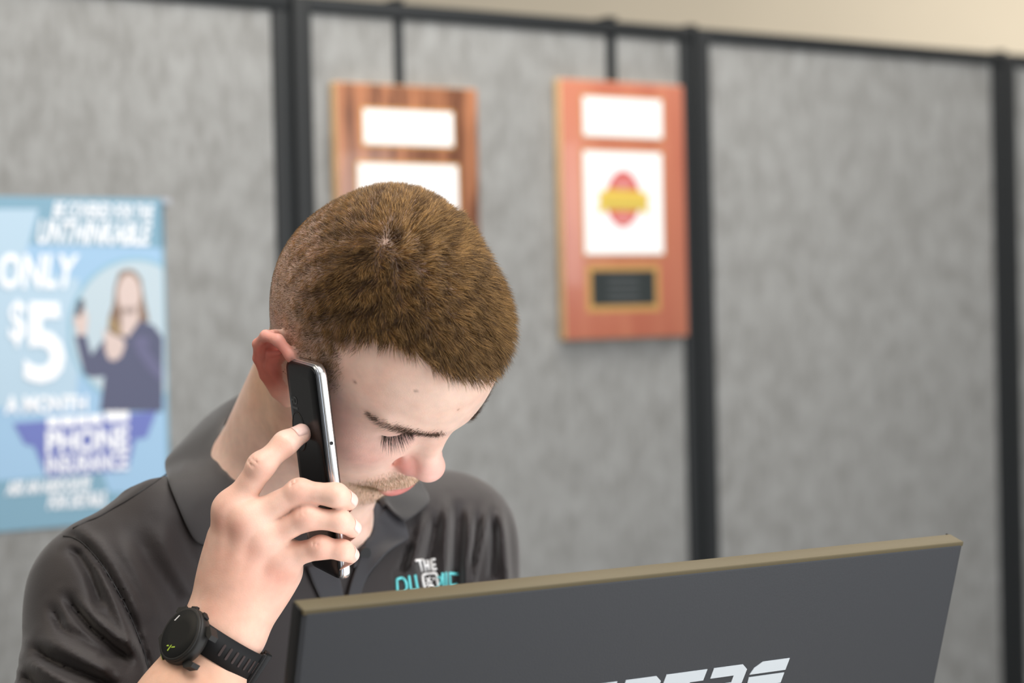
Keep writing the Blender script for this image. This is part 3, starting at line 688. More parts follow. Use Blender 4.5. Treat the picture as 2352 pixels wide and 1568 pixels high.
mixc(lin(140,112,90),hr*np.clip(.22+hl_*45,0,.70))
me=fast_mesh('body',BV,BQ); vcol(me,C); place('body',me,'skin',person)

# ---------------------------------------------------------------- strands
def strands(name,root,nrm,dirn,L,r0,cols,parent,m='hair',curl=.35):
    n=len(root); t0=dirn/np.linalg.norm(dirn,axis=1,keepdims=True)
    a=np.cross(t0,nrm); a/=np.linalg.norm(a,axis=1,keepdims=True)+1e-9; b=np.cross(t0,a)
    mid=root+t0*(L*.55)[:,None]; tip=mid+(t0*(1-curl)+(t0-nrm*(t0*nrm).sum(1,keepdims=True))*curl-nrm*curl*.25)*(L*.5)[:,None]
    ang=np.array([0,2.094,4.189]); Vt=np.empty((n,7,3))
    for i,g in enumerate(ang):
        o=a*math.cos(g)+b*math.sin(g); Vt[:,i]=root-nrm*.0005+o*r0[:,None]; Vt[:,3+i]=mid+o*(r0*.72)[:,None]
    Vt[:,6]=tip; base=(np.arange(n)*7)[:,None]
    q=np.concatenate([base+np.array([[i,(i+1)%3,3+(i+1)%3,3+i]]) for i in range(3)]); t=np.concatenate([base+np.array([[3+i,3+(i+1)%3,6]]) for i in range(3)])
    me=fast_mesh(name,Vt.reshape(-1,3),q,t); vcol(me,np.repeat(cols,7,axis=0)); return place(name,me,m,parent)
tri=BV[BQ]; cen=tri.mean(1); fn_=np.cross(tri[:,2]-tri[:,0],tri[:,3]-tri[:,1]); fa=np.linalg.norm(fn_,axis=1)/2; fn_/=2*fa[:,None]+1e-12
lc=to_head(cen.astype(f32)).astype(float)
def scatter(w,n):
    pw=np.clip(w,0,None)*fa; i=RNG.choice(len(pw),n,p=pw/pw.sum()); u=RNG.random(n)[:,None];v=RNG.random(n)[:,None]; q=tri[i]
    return (q[:,0]*(1-u)*(1-v)+q[:,1]*u*(1-v)+q[:,2]*u*v+q[:,3]*(1-u)*v),fn_[i],lc[i]
hmask=hair_region(lc)*(((lc-np.array([0,.01,.0]))**2).sum(1)<.17**2)*(np.abs(lc[:,0])<.0785)
hmask*=np.where(gate(ear_field,(.080,-.008,.004),.042,np.stack([np.abs(lc[:,0]),lc[:,1],lc[:,2]],1).astype(f32),.012)<.0015,0,1)
root,nr,lr=scatter(hmask*(lc[:,2]>-.06),98000)
WH=np.array([.021,-.026,.130])
fl=lr-WH; dist=np.linalg.norm(fl,axis=1); 
sw=np.clip(1-dist/.03,0,1)[:,None]; swirl=np.cross(np.tile([0,0,1.0],(len(fl),1)),fl)
fl=fl/dist[:,None]+sw*.8*swirl/(np.linalg.norm(swirl,axis=1,keepdims=True)+1e-9)
fl[:,1]+=.55*np.clip((lr[:,2]-.09)/.03,0,1)*np.clip((lr[:,1]+.01)/.04,0,1); fl[:,2]-=.5*np.clip((.10-lr[:,2])/.04,0,1)
fl[:,1]-=.35*np.clip((.075-lr[:,2])/.03,0,1)
fw=fl@HB.T; fw-=nr*(fw*nr).sum(1,keepdims=True); fw/=np.linalg.norm(fw,axis=1,keepdims=True)+1e-9
Lh=hair_length(lr)*(.72+.5*RNG.random(len(lr)))
lift=np.where(lr[:,2]>.095,1.15,.55)+.25*RNG.normal(size=len(lr)); lift+=.5*np.clip(1-dist/.02,0,1)
# clumping: neighbours share a lean
cl=np.sin(lr@np.array([[310,170,90],[120,-290,210],[-200,140,260]]).T*1.3).sum(1)
dv=fw+nr*np.clip(lift,.12,1.8)[:,None]+RNG.normal(size=fw.shape)*.16+np.cross(nr,fw)*(.34*cl)[:,None]
hc0=np.array(lin(92,66,41));hc1=np.array(lin(214,170,108)); tcol=np.clip(RNG.normal(.33,.33,len(lr))+.16*cl,0,1.25)[:,None]
hcol=hc0*(1-tcol)+hc1*tcol
strands('hair',root,nr,dv,Lh,(.000075+.00004*RNG.random(len(lr)))*np.interp(Lh,[.001,.004,.012],[.7,1,1.55]),hcol,person)['kind']='stuff'

# eyebrows, lashes, stubble: roots given in head coordinates on the skin
def surf_near(pts):
    P=np.array([H(*p) for p in pts]); 
    for _ in range(6):
        g=gradient(head_field,P); d=head_field(P.astype(f32)); P=P-(np.clip(d,-.004,.004)/np.maximum((g*g).sum(1),.25))[:,None]*g
    g=gradient(head_field,P); return P,g/np.linalg.norm(g,axis=1,keepdims=True)
def curve_pts(ctrl,n):
    c=np.array(ctrl,float); t=np.linspace(0,1,len(c)); u=RNG.random(n); return np.stack([np.interp(u,t,c[:,i]) for i in range(c.shape[1])],1),u
for sgn in (1,-1):
    ctrl=[(.0105,.0990,.0412),(.0145,.0985,.0425),(.022,.0965,.0435),(.034,.0905,.0465),(.045,.0835,.0490),(.0545,.0740,.0490),(.0605,.0640,.0470)]
    c,u=curve_pts(ctrl if sgn>0 else ctrl[:5],1500 if sgn>0 else 700); kp=RNG.random(len(u))<np.interp(u,[0,.12,.3,.55,1],[.15,.4,.7,1,.45]); c,u=c[kp],u[kp]; wv=np.interp(u,[0,.2,.6,1],[.0040,.0050,.0046,.0024]); c[:,2]+=RNG.normal(size=len(c))*wv*.6+.0012; c[:,1]-=.001; c[:,0]*=sgn
    P,N=surf_near(c); d=np.stack([sgn*np.interp(u,[0,.2,1],[.15,.9,1]),np.interp(u,[0,1],[.3,-.7]),np.interp(u,[0,.3,1],[.5,.0,-.25])],1)@HB.T
    d=d+N*.22+RNG.normal(size=d.shape)*.16
    k=np.clip(RNG.random((len(c),1)),0,1); strands('eyebrow',P,N,d,np.interp(u,[0,.6,1],[.0062,.0066,.0045])*(.6+.5*RNG.random(len(c))),np.full(len(c),.000072),np.array(lin(60,42,30))*(1-k)+np.array(lin(108,80,56))*k,person)
    ctrl=[(.0215,.0800,.0240),(.026,.0832,.0225),(.0335,.0845,.0218),(.041,.0815,.0232),(.0465,.0760,.0262)]
    c,u=curve_pts(ctrl,170); c[:,0]*=sgn; P,N=surf_near(c)
    d=np.stack([sgn*np.interp(u,[0,.5,1],[-.25,.05,.75]),np.full(len(c),.95),np.interp(u,[0,.5,1],[-.55,-.62,-.45])],1)@HB.T+RNG.normal(size=(len(c),3))*.10
    strands('eyelashes',P,N,d,np.interp(u,[0,.3,.8,1],[.0072,.0110,.0122,.0092])*(.8+.3*RNG.random(len(c))),np.full(len(c),.000105),np.tile(lin(44,30,25),(len(c),1)),person,curl=-.35)
sx=np.c_[np.abs(lc[:,0]),lc[:,1:]]
sm=np.clip(1.3*blob(sx,(.010,.098,-.052),(.022,.014,.0085))+.9*blob(sx,(.024,.088,-.068),(.012,.012,.022))+.6*blob(sx,(.006,.088,-.092),(.020,.018,.014)),0,1.2)*(((lc-np.array([0,.01,0]))**2).sum(1)<.17**2)
sm*=np.where((lc[:,2]<-.0585)&(lc[:,2]>-.081)&(sx[:,0]<.021)&(lc[:,1]>.094),0,1)
root,nr,lr=scatter(np.where(sm>.08,sm,0),5200)
dv=nr*.8+np.tile(HB@np.array([0,.25,-.9]),(len(nr),1))*.7+RNG.normal(size=nr.shape)*.2
k=RNG.random((len(nr),1)); strands('beard_stubble',root,nr,dv,.0022+.0016*RNG.random(len(nr)),np.full(len(nr),.00006),np.array(lin(128,98,66))*(1-k)+np.array(lin(206,176,134))*k,person)['kind']='stuff'

# ---------------------------------------------------------------- fingernails
for k,c in FW.items():
    a=c[2][0]; b=c[3][0]; ax=(b-a)/np.linalg.norm(b-a)
    up={'index':vec(.15,.75,-.55),'middle':vec(.85,.42,-.32),'ring':vec(.86,.40,-.32),'little':vec(.88,.36,-.32)}[k]
    up=up-ax*(up@ax); up/=np.linalg.norm(up); sd=np.cross(ax,up); r=c[3][1]; cc=b+ax*r*.22; ln=r*1.05; wd_=r*.80
    nv=[];NU,NVv=9,7
    for i in range(NU):
        for j in range(NVv):
            u=-1+2*i/(NU-1); v=-1+2*j/(NVv-1); w=wd_*(1-.22*max(0,u)**4-.10*max(0,-u)**3)
            q=cc+ax*(u*ln)+sd*(v*w)
            for _ in range(5):
                d=float(hand_field(q[None].astype(f32))[0]); q=q-up*np.clip(d,-.004,.004)*.9
            nv.append(q+up*(.00045-.0003*abs(v)**3))
    nq=[(i*NVv+j,(i+1)*NVv+j,(i+1)*NVv+j+1,i*NVv+j+1) for i in range(NU-1) for j in range(NVv-1)]
    me=fast_mesh('fingernail',nv,np.array(nq)); o=place('fingernail',me,'nail',person); md=o.modifiers.new('thickness','SOLIDIFY'); md.thickness=.0005; md.offset=0

# ---------------------------------------------------------------- shirt
sh_lo=np.minimum.reduce([SR,SL,SR+(ELB-SR)*.75,MS-TU*.50])-.10; sh_hi=np.maximum.reduce([SR,SL,NB])+.12
SV,SQ=mesh_field(shirt_field,sh_lo,sh_hi,.0026,slack=2.6)
me=fast_mesh('polo_shirt',SV,SQ); shirt=place('polo_shirt',me,'shirt',person)
from mathutils.bvhtree import BVHTree
SBVH=BVHTree.FromPolygons([tuple(v) for v in SV.tolist()],[tuple(q) for q in SQ.tolist()])
def shirt_d(px,py):
    out=[]
    for x,y in zip(px,py):
        dr=(x-CXP)/FPX*VR-(y-CYP)/FPX*VU+VF; ln=np.linalg.norm(dr); h=SBVH.ray_cast(Vector(CAM),Vector(dr/ln)); out.append(h[3]/ln if h[0] is not None else np.nan)
    return np.array(out)
def on_shirt(px,py,lift=.002,fall=1.65):
    d=shirt_d([px],[py])[0]; d=fall if np.isnan(d) else d
    return V(px,py,d-lift)
def catmull(P,n):
    P=np.array(P,float); k=len(P); out=[]
    for t in np.linspace(0,k-1,n):
        i=min(int(t),k-2); f=t-i; p0=P[max(i-1,0)];p1=P[i];p2=P[i+1];p3=P[min(i+2,k-1)]
        out.append(.5*((2*p1)+(-p0+p2)*f+(2*p0-5*p1+4*p2-p3)*f*f+(-p0+3*p1-3*p2+p3)*f**3))
    return np.array(out)
def cloth(name,cols,nu,nv,m,thick,clear=.004,parent=None,skip=0,push=True):
    """cols: list of columns of (px,py,depth) control points, lofted to a cloth panel"""
    C_=np.array([catmull(c,nv) for c in cols]); G=np.array([catmull(C_[:,j],nu) for j in range(nv)]).transpose(1,0,2)   # nu x nv
    if push:
        D0=np.array([shirt_d(G[i,:,0],G[i,:,1]) for i in range(nu)]); lim=np.where(np.isnan(D0),9,D0)-clear; lim[:skip]=9
        for _ in range(4):
            Dg=np.minimum(G[...,2],lim); Pd=np.pad(Dg,1,mode='edge'); av=(Pd[:-2,1:-1]+Pd[2:,1:-1]+Pd[1:-1,:-2]+Pd[1:-1,2:])/4; G[...,2]=np.minimum(.5*Dg+.5*av,lim)
    P=np.array([[V(*G[i,j]) for j in range(nv)] for i in range(nu)]).reshape(-1,3)
    if push:
        for _ in range(40):
            d=shirt_field(P.astype(f32)); bad=d<clear
            if not bad.any(): break
            P[bad]+=(CAM-P[bad])/np.linalg.norm(CAM-P[bad],axis=1,keepdims=True)*.0015
    q=[(i*nv+j,(i+1)*nv+j,(i+1)*nv+j+1,i*nv+j+1) for i in range(nu-1) for j in range(nv-1)]
    me=fast_mesh(name,P,np.array(q)); uv=me.uv_layers.new(name='UVMap'); 
    li=np.empty(len(me.loops),np.int32); me.loops.foreach_get('vertex_index',li); uu=np.stack([(li//nv)/(nu-1),(li%nv)/(nv-1)],1).astype(np.float32); uv.data.foreach_set('uv',uu.ravel())
    o=place(name,me,m,parent); md=o.modifiers.new('thickness','SOLIDIFY'); md.thickness=thick; md.offset=0; md2=o.modifiers.new('soft','SUBSURF'); md2.levels=1; md2.render_levels=1
    return o
cloth('collar_wing',[
 [(860,965,1.780),(872,952,1.795),(895,985,1.812),(915,1035,1.818)],
 [(780,905,1.795),(782,885,1.812),(788,925,1.828),(795,985,1.836)],
 [(690,885,1.792),(672,866,1.808),(650,905,1.824),(620,965,1.830)],
 [(600,905,1.770),(570,900,1.782),(530,935,1.795),(490,985,1.795)],
 [(548,935,1.748),(529,925,1.752),(470,962,1.765),(420,1025,1.765)],
 [(512,978,1.716),(500,972,1.710),(440,1008,1.712),(380,1056,1.705)],
 [(508,1022,1.694),(496,1016,1.686),(442,1056,1.672),(386,1104,1.665)],
 [(520,1070,1.668),(508,1062,1.660),(462,1108,1.636),(409,1164,1.628)],
 [(552,1124,1.640),(538,1116,1.634),(490,1168,1.610),(434,1220,1.602)],
 [(610,1190,1.618),(598,1184,1.612),(545,1222,1.594),(456,1248,1.590)],
 [(690,1276,1.602),(678,1268,1.597),(610,1272,1.588),(500,1254,1.584)]],52,16,'rib',.0022,.003,shirt,skip=20)
cloth('collar_wing',[
 [(860,965,1.780),(872,952,1.795),(895,985,1.812),(915,1035,1.818)],
 [(915,1055,1.775),(925,1045,1.775),(950,1050,1.775),(965,1066,1.775)],
 [(895,1085,1.740),(905,1075,1.738),(945,1088,1.745),(968,1108,1.748)],
 [(876,1120,1.708),(884,1112,1.702),(938,1132,1.705),(987,1148,1.715)],
 [(872,1148,1.690),(882,1142,1.686),(910,1168,1.684),(955,1182,1.690)],
 [(880,1164,1.682),(888,1160,1.678),(905,1178,1.677),(929,1198,1.680)]],24,12,'rib',.0022,.003,shirt,skip=8)
def strip(name,left,right,nu,nv,m,thick,lift,fall=1.66):
    cols=[]
    for (a,b),(c,d) in zip(left,right):
        col=[]
        for t in (0,.5,1):
            x=a+(c-a)*t;y=b+(d-b)*t; dd=shirt_d([x],[y])[0]; col.append([x,y,dd])
        cols.append(col)
    A_=np.array(cols); bad=np.isnan(A_[...,2]); 
    med=np.nanmedian(A_[...,2]); A_[...,2][bad]=med
    # smooth depth against outliers inside the opening
    A_[...,2]=np.minimum(A_[...,2],np.array([[np.nanmin(r[:,2])+.012]*3 for r in A_]))-lift
    return cloth(name,[list(map(tuple,c)) for c in A_],nu,nv,m,thick,.0015,shirt)
strip('placket_flap',[(887,1163),(862,1189),(845,1218),(832,1258),(818,1300),(803,1345),(792,1400)],[(926,1194),(936,1216),(937,1238),(902,1258),(870,1290),(839,1334),(818,1400)],26,8,'placket',.0026,.004)
strip('placket_under',[(704,1300),(722,1345),(742,1385),(760,1420)],[(772,1290),(782,1330),(790,1370),(796,1420)],12,6,'placket',.002,.002)
strip('collar_stand',[(838,1150),(834,1185),(828,1225),(818,1262),(811,1305)],[(890,1160),(868,1190),(852,1218),(840,1258),(824,1300)],14,6,'placket',.002,-.004)
tube('placket_seam',[on_shirt(x,y,.0045) for x,y in ((936,1238),(905,1256),(870,1289),(839,1333),(824,1366),(812,1400))],.0007,'seam_thread',shirt)
tube('placket_seam',[on_shirt(x,y,.003) for x,y in ((703,1300),(718,1335),(740,1382),(756,1415))],.0008,'seam_thread',shirt)
tube('armhole_seam',[on_shirt(x,y,.0002) for x,y in catmull([(146,1231),(170,1235),(197,1253),(237,1301),(281,1376),(307,1433),(333,1503),(345,1560)],40)],.0008,'seam_thread',shirt)
tube('shoulder_seam',[on_shirt(x,y,.0002) for x,y in catmull([(384,1088),(348,1112),(290,1150),(262,1166),(224,1188),(195,1199),(168,1213)],36)],.0008,'seam_thread',shirt)
b=on_shirt(838,1270,.006)
bn=TFF*.8+TLL*.1-VF*.3; bn/=np.linalg.norm(bn); ba=np.cross(bn,TU); ba/=np.linalg.norm(ba); bb=np.cross(bn,ba)
prism('button',ellipse(0,0,.0052,.0052,20),lambda x,y,n:b+ba*x+bb*y+bn*n,-.001,.0014,'black',shirt)
# embroidered emblem on the chest
def stitch(pts,m,r=.0014):
    P=catmull(np.array([(x,y) for x,y in pts],float),max(4,len(pts)*4)) if len(pts)>2 else np.array(pts,float)
    tube('embroidered_stroke',[on_shirt(x,y,.0012) for x,y in P],r,m,shirt,6)
WT,CT='white_thread','cyan_thread'
for s in ([(955,1287),(971,1285)],[(963,1286),(969,1311)],[(973,1286),(978,1311)],[(981,1285),(986,1310)],[(975,1299),(984,1298)],[(989,1285),(994,1309)],[(989,1285),(999,1284)],[(991,1297),(1000,1296)],[(994,1309),(1003,1305)]): stitch(s,WT,.00110)
for s in ([(911,1330),(912,1350),(914,1375)],[(911,1330),(924,1327),(932,1337),(933,1352),(926,1360),(914,1362)],[(939,1322),(942,1345),(946,1372)],[(953,1320),(957,1343),(963,1370)],[(943,1357),(959,1354)]): stitch(s,CT,.00130)
for s in ([(970,1324),(974,1345),(980,1368)],[(970,1324),(974,1319),(985,1317),(999,1316),(1003,1320)],[(1003,1320),(1006,1342),(1010,1366)]): stitch(s,WT,.0012)
for s in ([(978,1327),(984,1333),(979,1339)],[(988,1325),(984,1333),(992,1336)],[(979,1346),(987,1341),(995,1345)],[(984,1352),(990,1345),(998,1350)],[(994,1326),(998,1331)]): stitch(s,WT,.0007)
for s in ([(1005,1325),(1013,1326),(1013,1336),(1003,1350),(990,1366)],[(1016,1315),(1018,1338),(1020,1364)],[(1024,1314),(1025,1340),(1027,1363)],[(1032,1315),(1034,1340),(1037,1364)],[(1032,1316),(1052,1318)],[(1034,1346),(1049,1341)],[(1036,1363),(1050,1358)]): stitch(s,CT,.0012)
# ---------------------------------------------------------------- phone
phone=empty('mobile_phone',PH_B,'black candy-bar mobile phone with a chrome edge held against his ear','phone')
hw,th=.0295,.0048; PC=PH_T
def PHP(x,y,n): return PH_T+PH_W*x+PH_L*y+PH_N*n      # x across (chrome +), y down from the top, n out of the back
def rrect(x0,x1,y0,y1,r,k=7):
    out=[]
    for cx,cy,a in ((x1-r,y0+r,-90),(x1-r,y1-r,0),(x0+r,y1-r,90),(x0+r,y0+r,180)):
        for i in range(k): 
            t=math.radians(a+90*i/(k-1)); out.append((cx+r*math.cos(t),cy+r*math.sin(t)))
    return out
def loft(name,rings,m,parent,closed=True):
    bm=bmesh.new(); R_=[[bm.verts.new(p) for p in r] for r in rings]; k=len(R_[0])
    for a,b in zip(R_[:-1],R_[1:]):
        for i in range(k): bm.faces.new((a[i],a[(i+1)%k],b[(i+1)%k],b[i]))
    if closed: bm.faces.new(R_[0][::-1]); bm.faces.new(R_[-1])
    bmesh.ops.recalc_face_normals(bm,faces=bm.faces); me=bpy.data.meshes.new(name); bm.to_mesh(me); bm.free()
    me.polygons.foreach_set('use_smooth',np.array([len(p.vertices)==4 for p in me.polygons])); return place(name,me,m,parent)
def layer(name,ins,m): # ins: list of (inset, n, bulge)
    rings=[[PHP(x,y,n) for x,y in rrect(-hw+i,hw-i,i,PH_LEN-i,.009-i*.5)] for i,n in ins]; return loft(name,rings,m,phone)
layer('chrome_band',[(.0006,-.0040),(0,-.0030),(0,.0010),(.0003,.0016)],'chrome')
layer('bevel_band',[(.0004,.0016),(.0006,.0022),(.0016,.0036)],'steel')
layer('back_cover',[(.0014,.0036),(.0022,.0046),(.0050,.0056),(.0110,.0061)],'phoneback')
layer('front_glass',[(.0007,-.0040),(.0012,-.0048),(.003,-.0054)],'screen')
ring=[]
for a in np.linspace(0,2*math.pi,41): ring.append(PHP(-.0125+.0115*math.cos(a),.054+.0145*math.sin(a),.0061))
tube('camera_ring',ring,.0006,'black',phone,6)
prism('camera_disc',ellipse(-.0125,.054,.0110,.0140,36),PHP,.0058,.0064,'screen',phone)
lettering('lettering','HD',[(-.0210,.0335),(-.0095,.0335),(-.0095,.0275),(-.0210,.0275)],PHP,.0063,'hd_print',phone,.03)
frame_box('lettering_line',PH_T,PH_W,PH_L,PH_N,-.0195,-.0100,.0355,.0372,.0058,.0063,'hd_print',phone)
prism('earpiece_jack',ellipse(.058,-.0010,.0014,.0014,16),lambda y,n,x:PH_T+PH_W*(hw+x)+PH_L*y+PH_N*n,-.0005,.0003,'black',phone)

# ---------------------------------------------------------------- wrist watch
wa=(V(560,1370,1.455)-V(430,1568,1.447)); wa/=np.linalg.norm(wa)            # along the forearm towards the hand
wn=vec(-.80,-.05,-.58); wn-=wa*(wn@wa); wn/=np.linalg.norm(wn); wl=np.cross(wn,wa)
wl=wl if wl@VR>0 else -wl
watch=empty('wrist_watch',V(505,1510,1.45),'round black sports watch strapped round his wrist','watch')
WC=V(425,1462,1.432)
def WP(x,y,n): return WC+wl*x+wa*y+wn*n
def wl_loft(name,prof,m,k=44,cx=0,cy=0): return loft(name,[[WP(cx+r*math.cos(2*math.pi*i/k),cy+r*math.sin(2*math.pi*i/k),n) for i in range(k)] for r,n in prof],m,watch)
wl_loft('case',[(.0165,-.0065),(.0195,-.0055),(.0212,-.002),(.0214,.002),(.0208,.0042)],'watchcase')
wl_loft('bezel',[(.0208,.0040),(.0205,.0050),(.0196,.0058),(.0186,.0056)],'watchcase')
wl_loft('dial_glass',[(.0190,.0052),(.0180,.0060),(.010,.0062)],'dial')
for y,sx,mm in ((.0,1,'black'),(.0115,1,'black'),(.0110,-1,'black'),(-.0115,-1,'black')):
    pass
def radial_button(ang,m,tip=None):
    u=wl*math.cos(ang)+wa*math.sin(ang); t=np.cross(wn,u); o=WC+u*.0205
    frame_box('side_button',o,t,u,wn,-.0032,.0032,0,.0026,-.0018,.0020,m,watch,.0007)
    if tip: frame_box('button_accent',o,t,u,wn,-.0028,.0028,.0024,.0030,-.0004,.0014,tip,watch)
radial_button(math.radians(70),'black'); radial_button(math.radians(112),'black'); radial_button(math.radians(-112),'black','lime_mark')
for sy in (1,-1):
    for sx in (1,-1):
        prism('lug',[(sx*.0135,sy*.0145),(sx*.0205,sy*.0105),(sx*.0262,sy*.0095),(sx*.0262,sy*.0132),(sx*.019,sy*.0172)],WP,-.0062,.0005,'watchcase',watch)
prism('dial_mark',[(-.0135,.0050),(-.0125,.0052),(-.0110,.0100),(-.0118,.0102)],WP,.0060,.0064,'white_thread',watch)
for q in ([(-.0042,-.0125),(-.0020,-.0118),(-.0022,-.0108),(-.0040,-.0115)],[(-.0006,-.0145),(.0004,-.0145),(.0008,-.0095),(.0000,-.0095)],[(.0018,-.0112),(.0050,-.0095),(.0048,-.0086),(.0020,-.0102)]): prism('dial_mark',q,WP,.0060,.0064,'lime_mark',watch)
# strap: a band following the wrist section
AXC=V(503,1478,1.456)
def band_pt(a,off):                                       # direction around the arm, snapped to the skin
    u=wl*math.cos(a)+wn*math.sin(a); t=.012
    for _ in range(14): t+=float(np.clip(body_field((AXC+u*t)[None].astype(f32))[0]-off,-.01,.01))*-1.0*(-1) if False else 0
    lo_,hi_=.008,.06
    for _ in range(22):
        mid=(lo_+hi_)/2
        if float(body_field((AXC+u*mid)[None].astype(f32))[0])<off: lo_=mid
        else: hi_=mid
    return AXC+u*hi_,u
na=64; rings=[]
for k in range(na+1):
    a=2*math.pi*k/na; c,u=band_pt(a,.0012); hwid=.0105
    rings.append([c-wa*hwid,c+wa*hwid,c+wa*hwid+u*.0024,c-wa*hwid+u*.0024])
loft('strap',rings,'strap',watch,False)
for k in range(7):
    a=math.radians(28-11.5*k); c,u=band_pt(a,.0036); t=np.cross(u,wa)
    prism('strap_slot',rrect(-.0009,.0009,-.0048,.0048,.0009,4),lambda x,y,n,c=c,t=t,u=u:c+t*x+wa*y+u*n,-.0003,.0003,'slot',watch)
c,u=band_pt(math.radians(-62),.002); t=np.cross(u,wa)
for nm,(x0,x1,y0,y1) in {'buckle_bar':(-.0075,-.0050,-.0135,.0135),'buckle_side':(-.0075,.0055,-.0135,-.0112),'buckle_end':(.0032,.0055,-.0135,.0135),'buckle_rail':(-.0075,.0055,.0112,.0135)}.items():
    frame_box(nm,c,t,wa,u,x0,x1,y0,y1,.0,.0052,'black',watch,.0008)
frame_box('strap_keeper',band_pt(math.radians(-44),.0034)[0],np.cross(band_pt(math.radians(-44),.0034)[1],wa),wa,band_pt(math.radians(-44),.0034)[1],-.0022,.0022,-.0122,.0122,-.001,.0022,'black',watch,.0006)

# ---------------------------------------------------------------- monitor, desk, seat
MTL=V(697,1402,1.27); MTR=V(2216,1243,1.555); MA=(MTR-MTL); MA[2]=0; mw=float(np.linalg.norm(MA)); MA/=mw
MTR=MTL+MA*mw
tilt=math.radians(17); MN0=np.cross(MA,[0,0,1.0]); MN0*=np.sign(MN0@(CAM-MTL)); MU=np.array([0,0,math.cos(tilt)])+MN0*math.sin(tilt); MNB=np.cross(MA,MU); MNB*=np.sign(MNB@(CAM-MTL))
mh=.335; dz=MTL[2]-mh*math.cos(tilt)-.085
print('monitor top',MTL[2],'width',mw,'desk',dz, 'tilt pts',project(np.array([MTL-MU*.1,MTR-MU*.1])))
mon=empty('computer_monitor',MTL+MA*mw/2-MU*mh-MNB*.02,'charcoal monitor seen from behind, its back turned to us','monitor')
fb=lambda n,a0,a1,b0,b1,c0,c1,m,bev=0: frame_box(n,MTL,MA,MU,MNB,a0,a1,b0,b1,c0,c1,m,mon,bev)
fb('rear_housing',0.0008,mw-.0008,-mh,-.0012,-.0060,0,'monback',.0035)
fb('edge_frame',0,mw,-mh-.001,-.0012,-.017,-.0030,'black',.0015)
fb('top_edge',.0004,mw-.0004,-.004,.0,-.0165,-.0005,'monedge',.0008)
fb('side_trim',-.0006,.0015,-mh-.001,-.001,-.0165,-.0035,'black',.0006)
fb('side_trim',mw-.0015,mw+.0006,-mh-.001,-.001,-.0205,-.0035,'black',.0006)
fb('screen',.006,mw-.006,-mh+.012,-.006,-.0176,-.0168,'lit_screen')
fb('lower_housing',.06,mw-.06,-mh,-.17,-.002,.022,'monback',.012)
MC=MTL+MA*mw/2
base_c=MC-MU*mh*.8; base_c=np.array([base_c[0],base_c[1],dz])
frame_box('stand_neck',base_c,MA,MN0,(0,0,1.0),-.03,.03,.004,.03,.01,.20,'black',mon,.004)
frame_box('stand_base',base_c,MA,MN0,(0,0,1.0),-.12,.12,-.09,.10,.0,.012,'black',mon,.005)
# wordmark on the housing: striped italic capitals, built as bars
def on_mon(px,py):
    dr=(px-CXP)/FPX*VR-(py-CYP)/FPX*VU+VF; t=((MTL-CAM)@MNB)/(dr@MNB); q=CAM+dr*t-MTL; return float(q@MA),float(q@MU)
M2=lambda x,y,n: MTL+MA*x+MU*y+MNB*n
p1=on_mon(1815,1510); lh=.031; lw=(p1[0]-on_mon(1421,1552)[0])/4.0; tp=p1[1]
print('letter w',lw,'top',tp)
def glyph(ch,x):
    L={'S':[[(.25,1),(1,1),(.95,.72),(.30,.72),(.30,.60),(.92,.60),(.86,.10),(.72,0),(0,0),(.05,.26),(.6,.26),(.62,.38),(.12,.38),(.10,.88)]],
     'C':[[(.28,1),(1,1),(.95,.72),(.36,.72),(.28,.28),(.86,.28),(.80,0),(.12,0),(0,.14),(.10,.86)]],
     'E':[[(.28,1),(1.0,1),(.96,.70),(.0,.70),(.08,.86)],[(.0,.63),(.95,.63),(.92,.37),(.0,.37)],[(.0,.30),(.91,.30),(.86,0),(.12,0),(.0,.14)]],
     'P':[[(.10,1),(.86,1),(1,.86),(.95,.44),(.80,.34),(.32,.34),(.27,0),(.0,0),(.08,.58),(.66,.58),(.68,.74),(.07,.74)]],
     'T':[[(.0,1),(1.04,1),(1.0,.72),(.66,.72),(.55,0),(.27,0),(.38,.72),(-.04,.72)]],
     'R':[[(.10,1),(.86,1),(1,.86),(.95,.52),(.80,.42),(.92,0),(.62,0),(.52,.36),(.30,.36),(.27,0),(.0,0),(.08,.56),(.66,.56),(.68,.74),(.07,.74)]]}[ch]
    for g in L: prism('logo_letter',[(x+a*lw*.90+ .10*(b_)*lh,tp-lh+b_*lh) for a,b_ in g],M2,-.0002,.0006,'logo',mon)
x=p1[0]-lw*.92-.1*lh-lw*6
for ch in 'SCEPTRE': glyph(ch,x); x+=lw
dk=empty('desk',(.15,1.2,0),'pale laminate desk top under the monitor','desk')
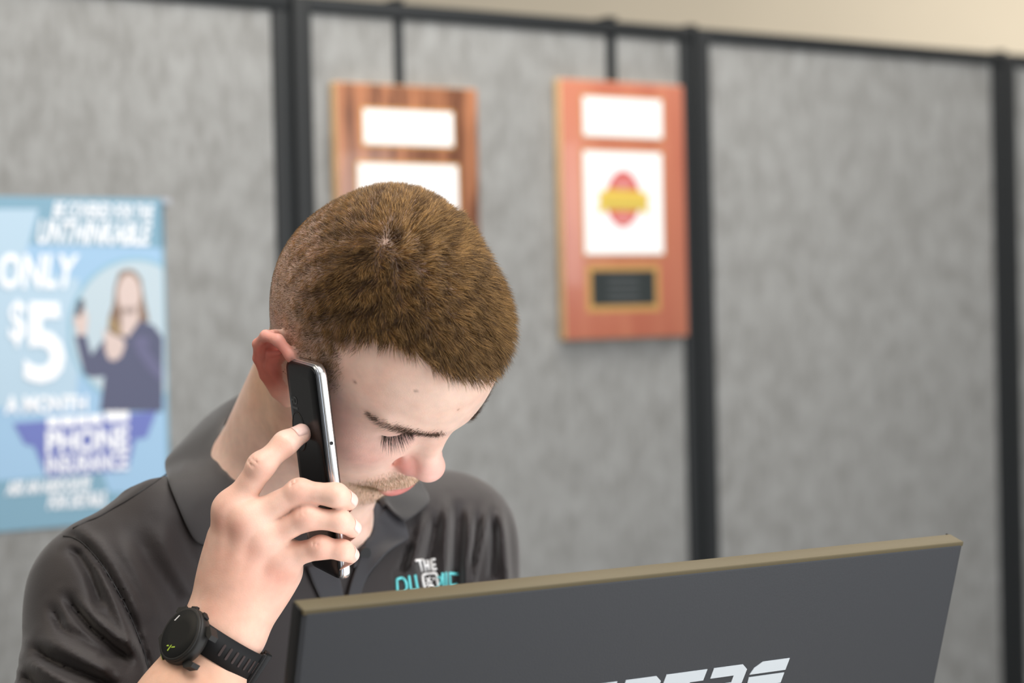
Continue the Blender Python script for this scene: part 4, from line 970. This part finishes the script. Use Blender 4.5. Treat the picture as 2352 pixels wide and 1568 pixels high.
frame_box('desk_top',(0,0,0),(1,0,0),(0,1,0),(0,0,1),-.55,1.0,.85,1.62,dz-.028,dz,'desk',dk,.003)
for x_ in (-.52,.93):
    for y_ in (.88,1.55): frame_box('leg',(0,0,0),(1,0,0),(0,1,0),(0,0,1),x_,x_+.045,y_,y_+.045,0,dz-.028,'frame',dk,.003)
# trousers and chair complete the seated figure below the picture
PV=MS-TU*.49
HFf=np.array([TFF[0],TFF[1],0]);HFf/=np.linalg.norm(HFf)
KR=PV-TLL*.12+HFf*.40; KR[2]=PV[2]-.03; KL=PV+TLL*.14+HFf*.38; KL[2]=PV[2]-.03
def tro_field(p):
    d=ell(p,PV,(.165,.12,.105),TM)
    for s,K in ((-1,KR),(1,KL)):
        d=smin(d,cap(p,PV+TLL*.085*s,K,.085,.066),.04)
        A_=np.array([K[0],K[1],.06])-HFf*.02
        d=smin(d,cap(p,K,A_,.064,.045),.03)
        d=smin(d,cap(p,A_-np.array([0,0,.015]),A_+HFf*.14-np.array([0,0,.03]),.042,.030),.03)
    return smax(d,f32(.002)-p[:,2],.004)
lo=np.minimum.reduce([PV-.22,KR-.2,KL-.2]); lo[2]=-.02; hi=np.maximum.reduce([PV+.22,KR+.3,KL+.3]); hi[2]=PV[2]+.13
TVv,TQ=mesh_field(tro_field,lo,hi,.008); place('trousers',fast_mesh('trousers',TVv,TQ),'trousers',person)
ch=empty('office_chair',(float(PV[0]),float(PV[1]),0),'black office chair he sits on, below the picture','chair')
zs=float(PV[2]-.10); O=(float(PV[0]),float(PV[1]),0)
frame_box('seat',O,TLL,HFf,(0,0,1),-.23,.23,-.18,.24,zs-.07,zs+.004,'trousers',ch,.02)
frame_box('seat_post',O,TLL,HFf,(0,0,1),-.025,.025,-.025,.025,.08,zs-.06,'frame',ch,.004)
for k in range(5):
    a=2*math.pi*k/5+.3; d=np.array([math.cos(a),math.sin(a),0]); frame_box('base_arm',O,d,np.cross([0,0,1.0],d),(0,0,1),.0,.28,-.02,.02,.0,.085,'frame',ch,.006)
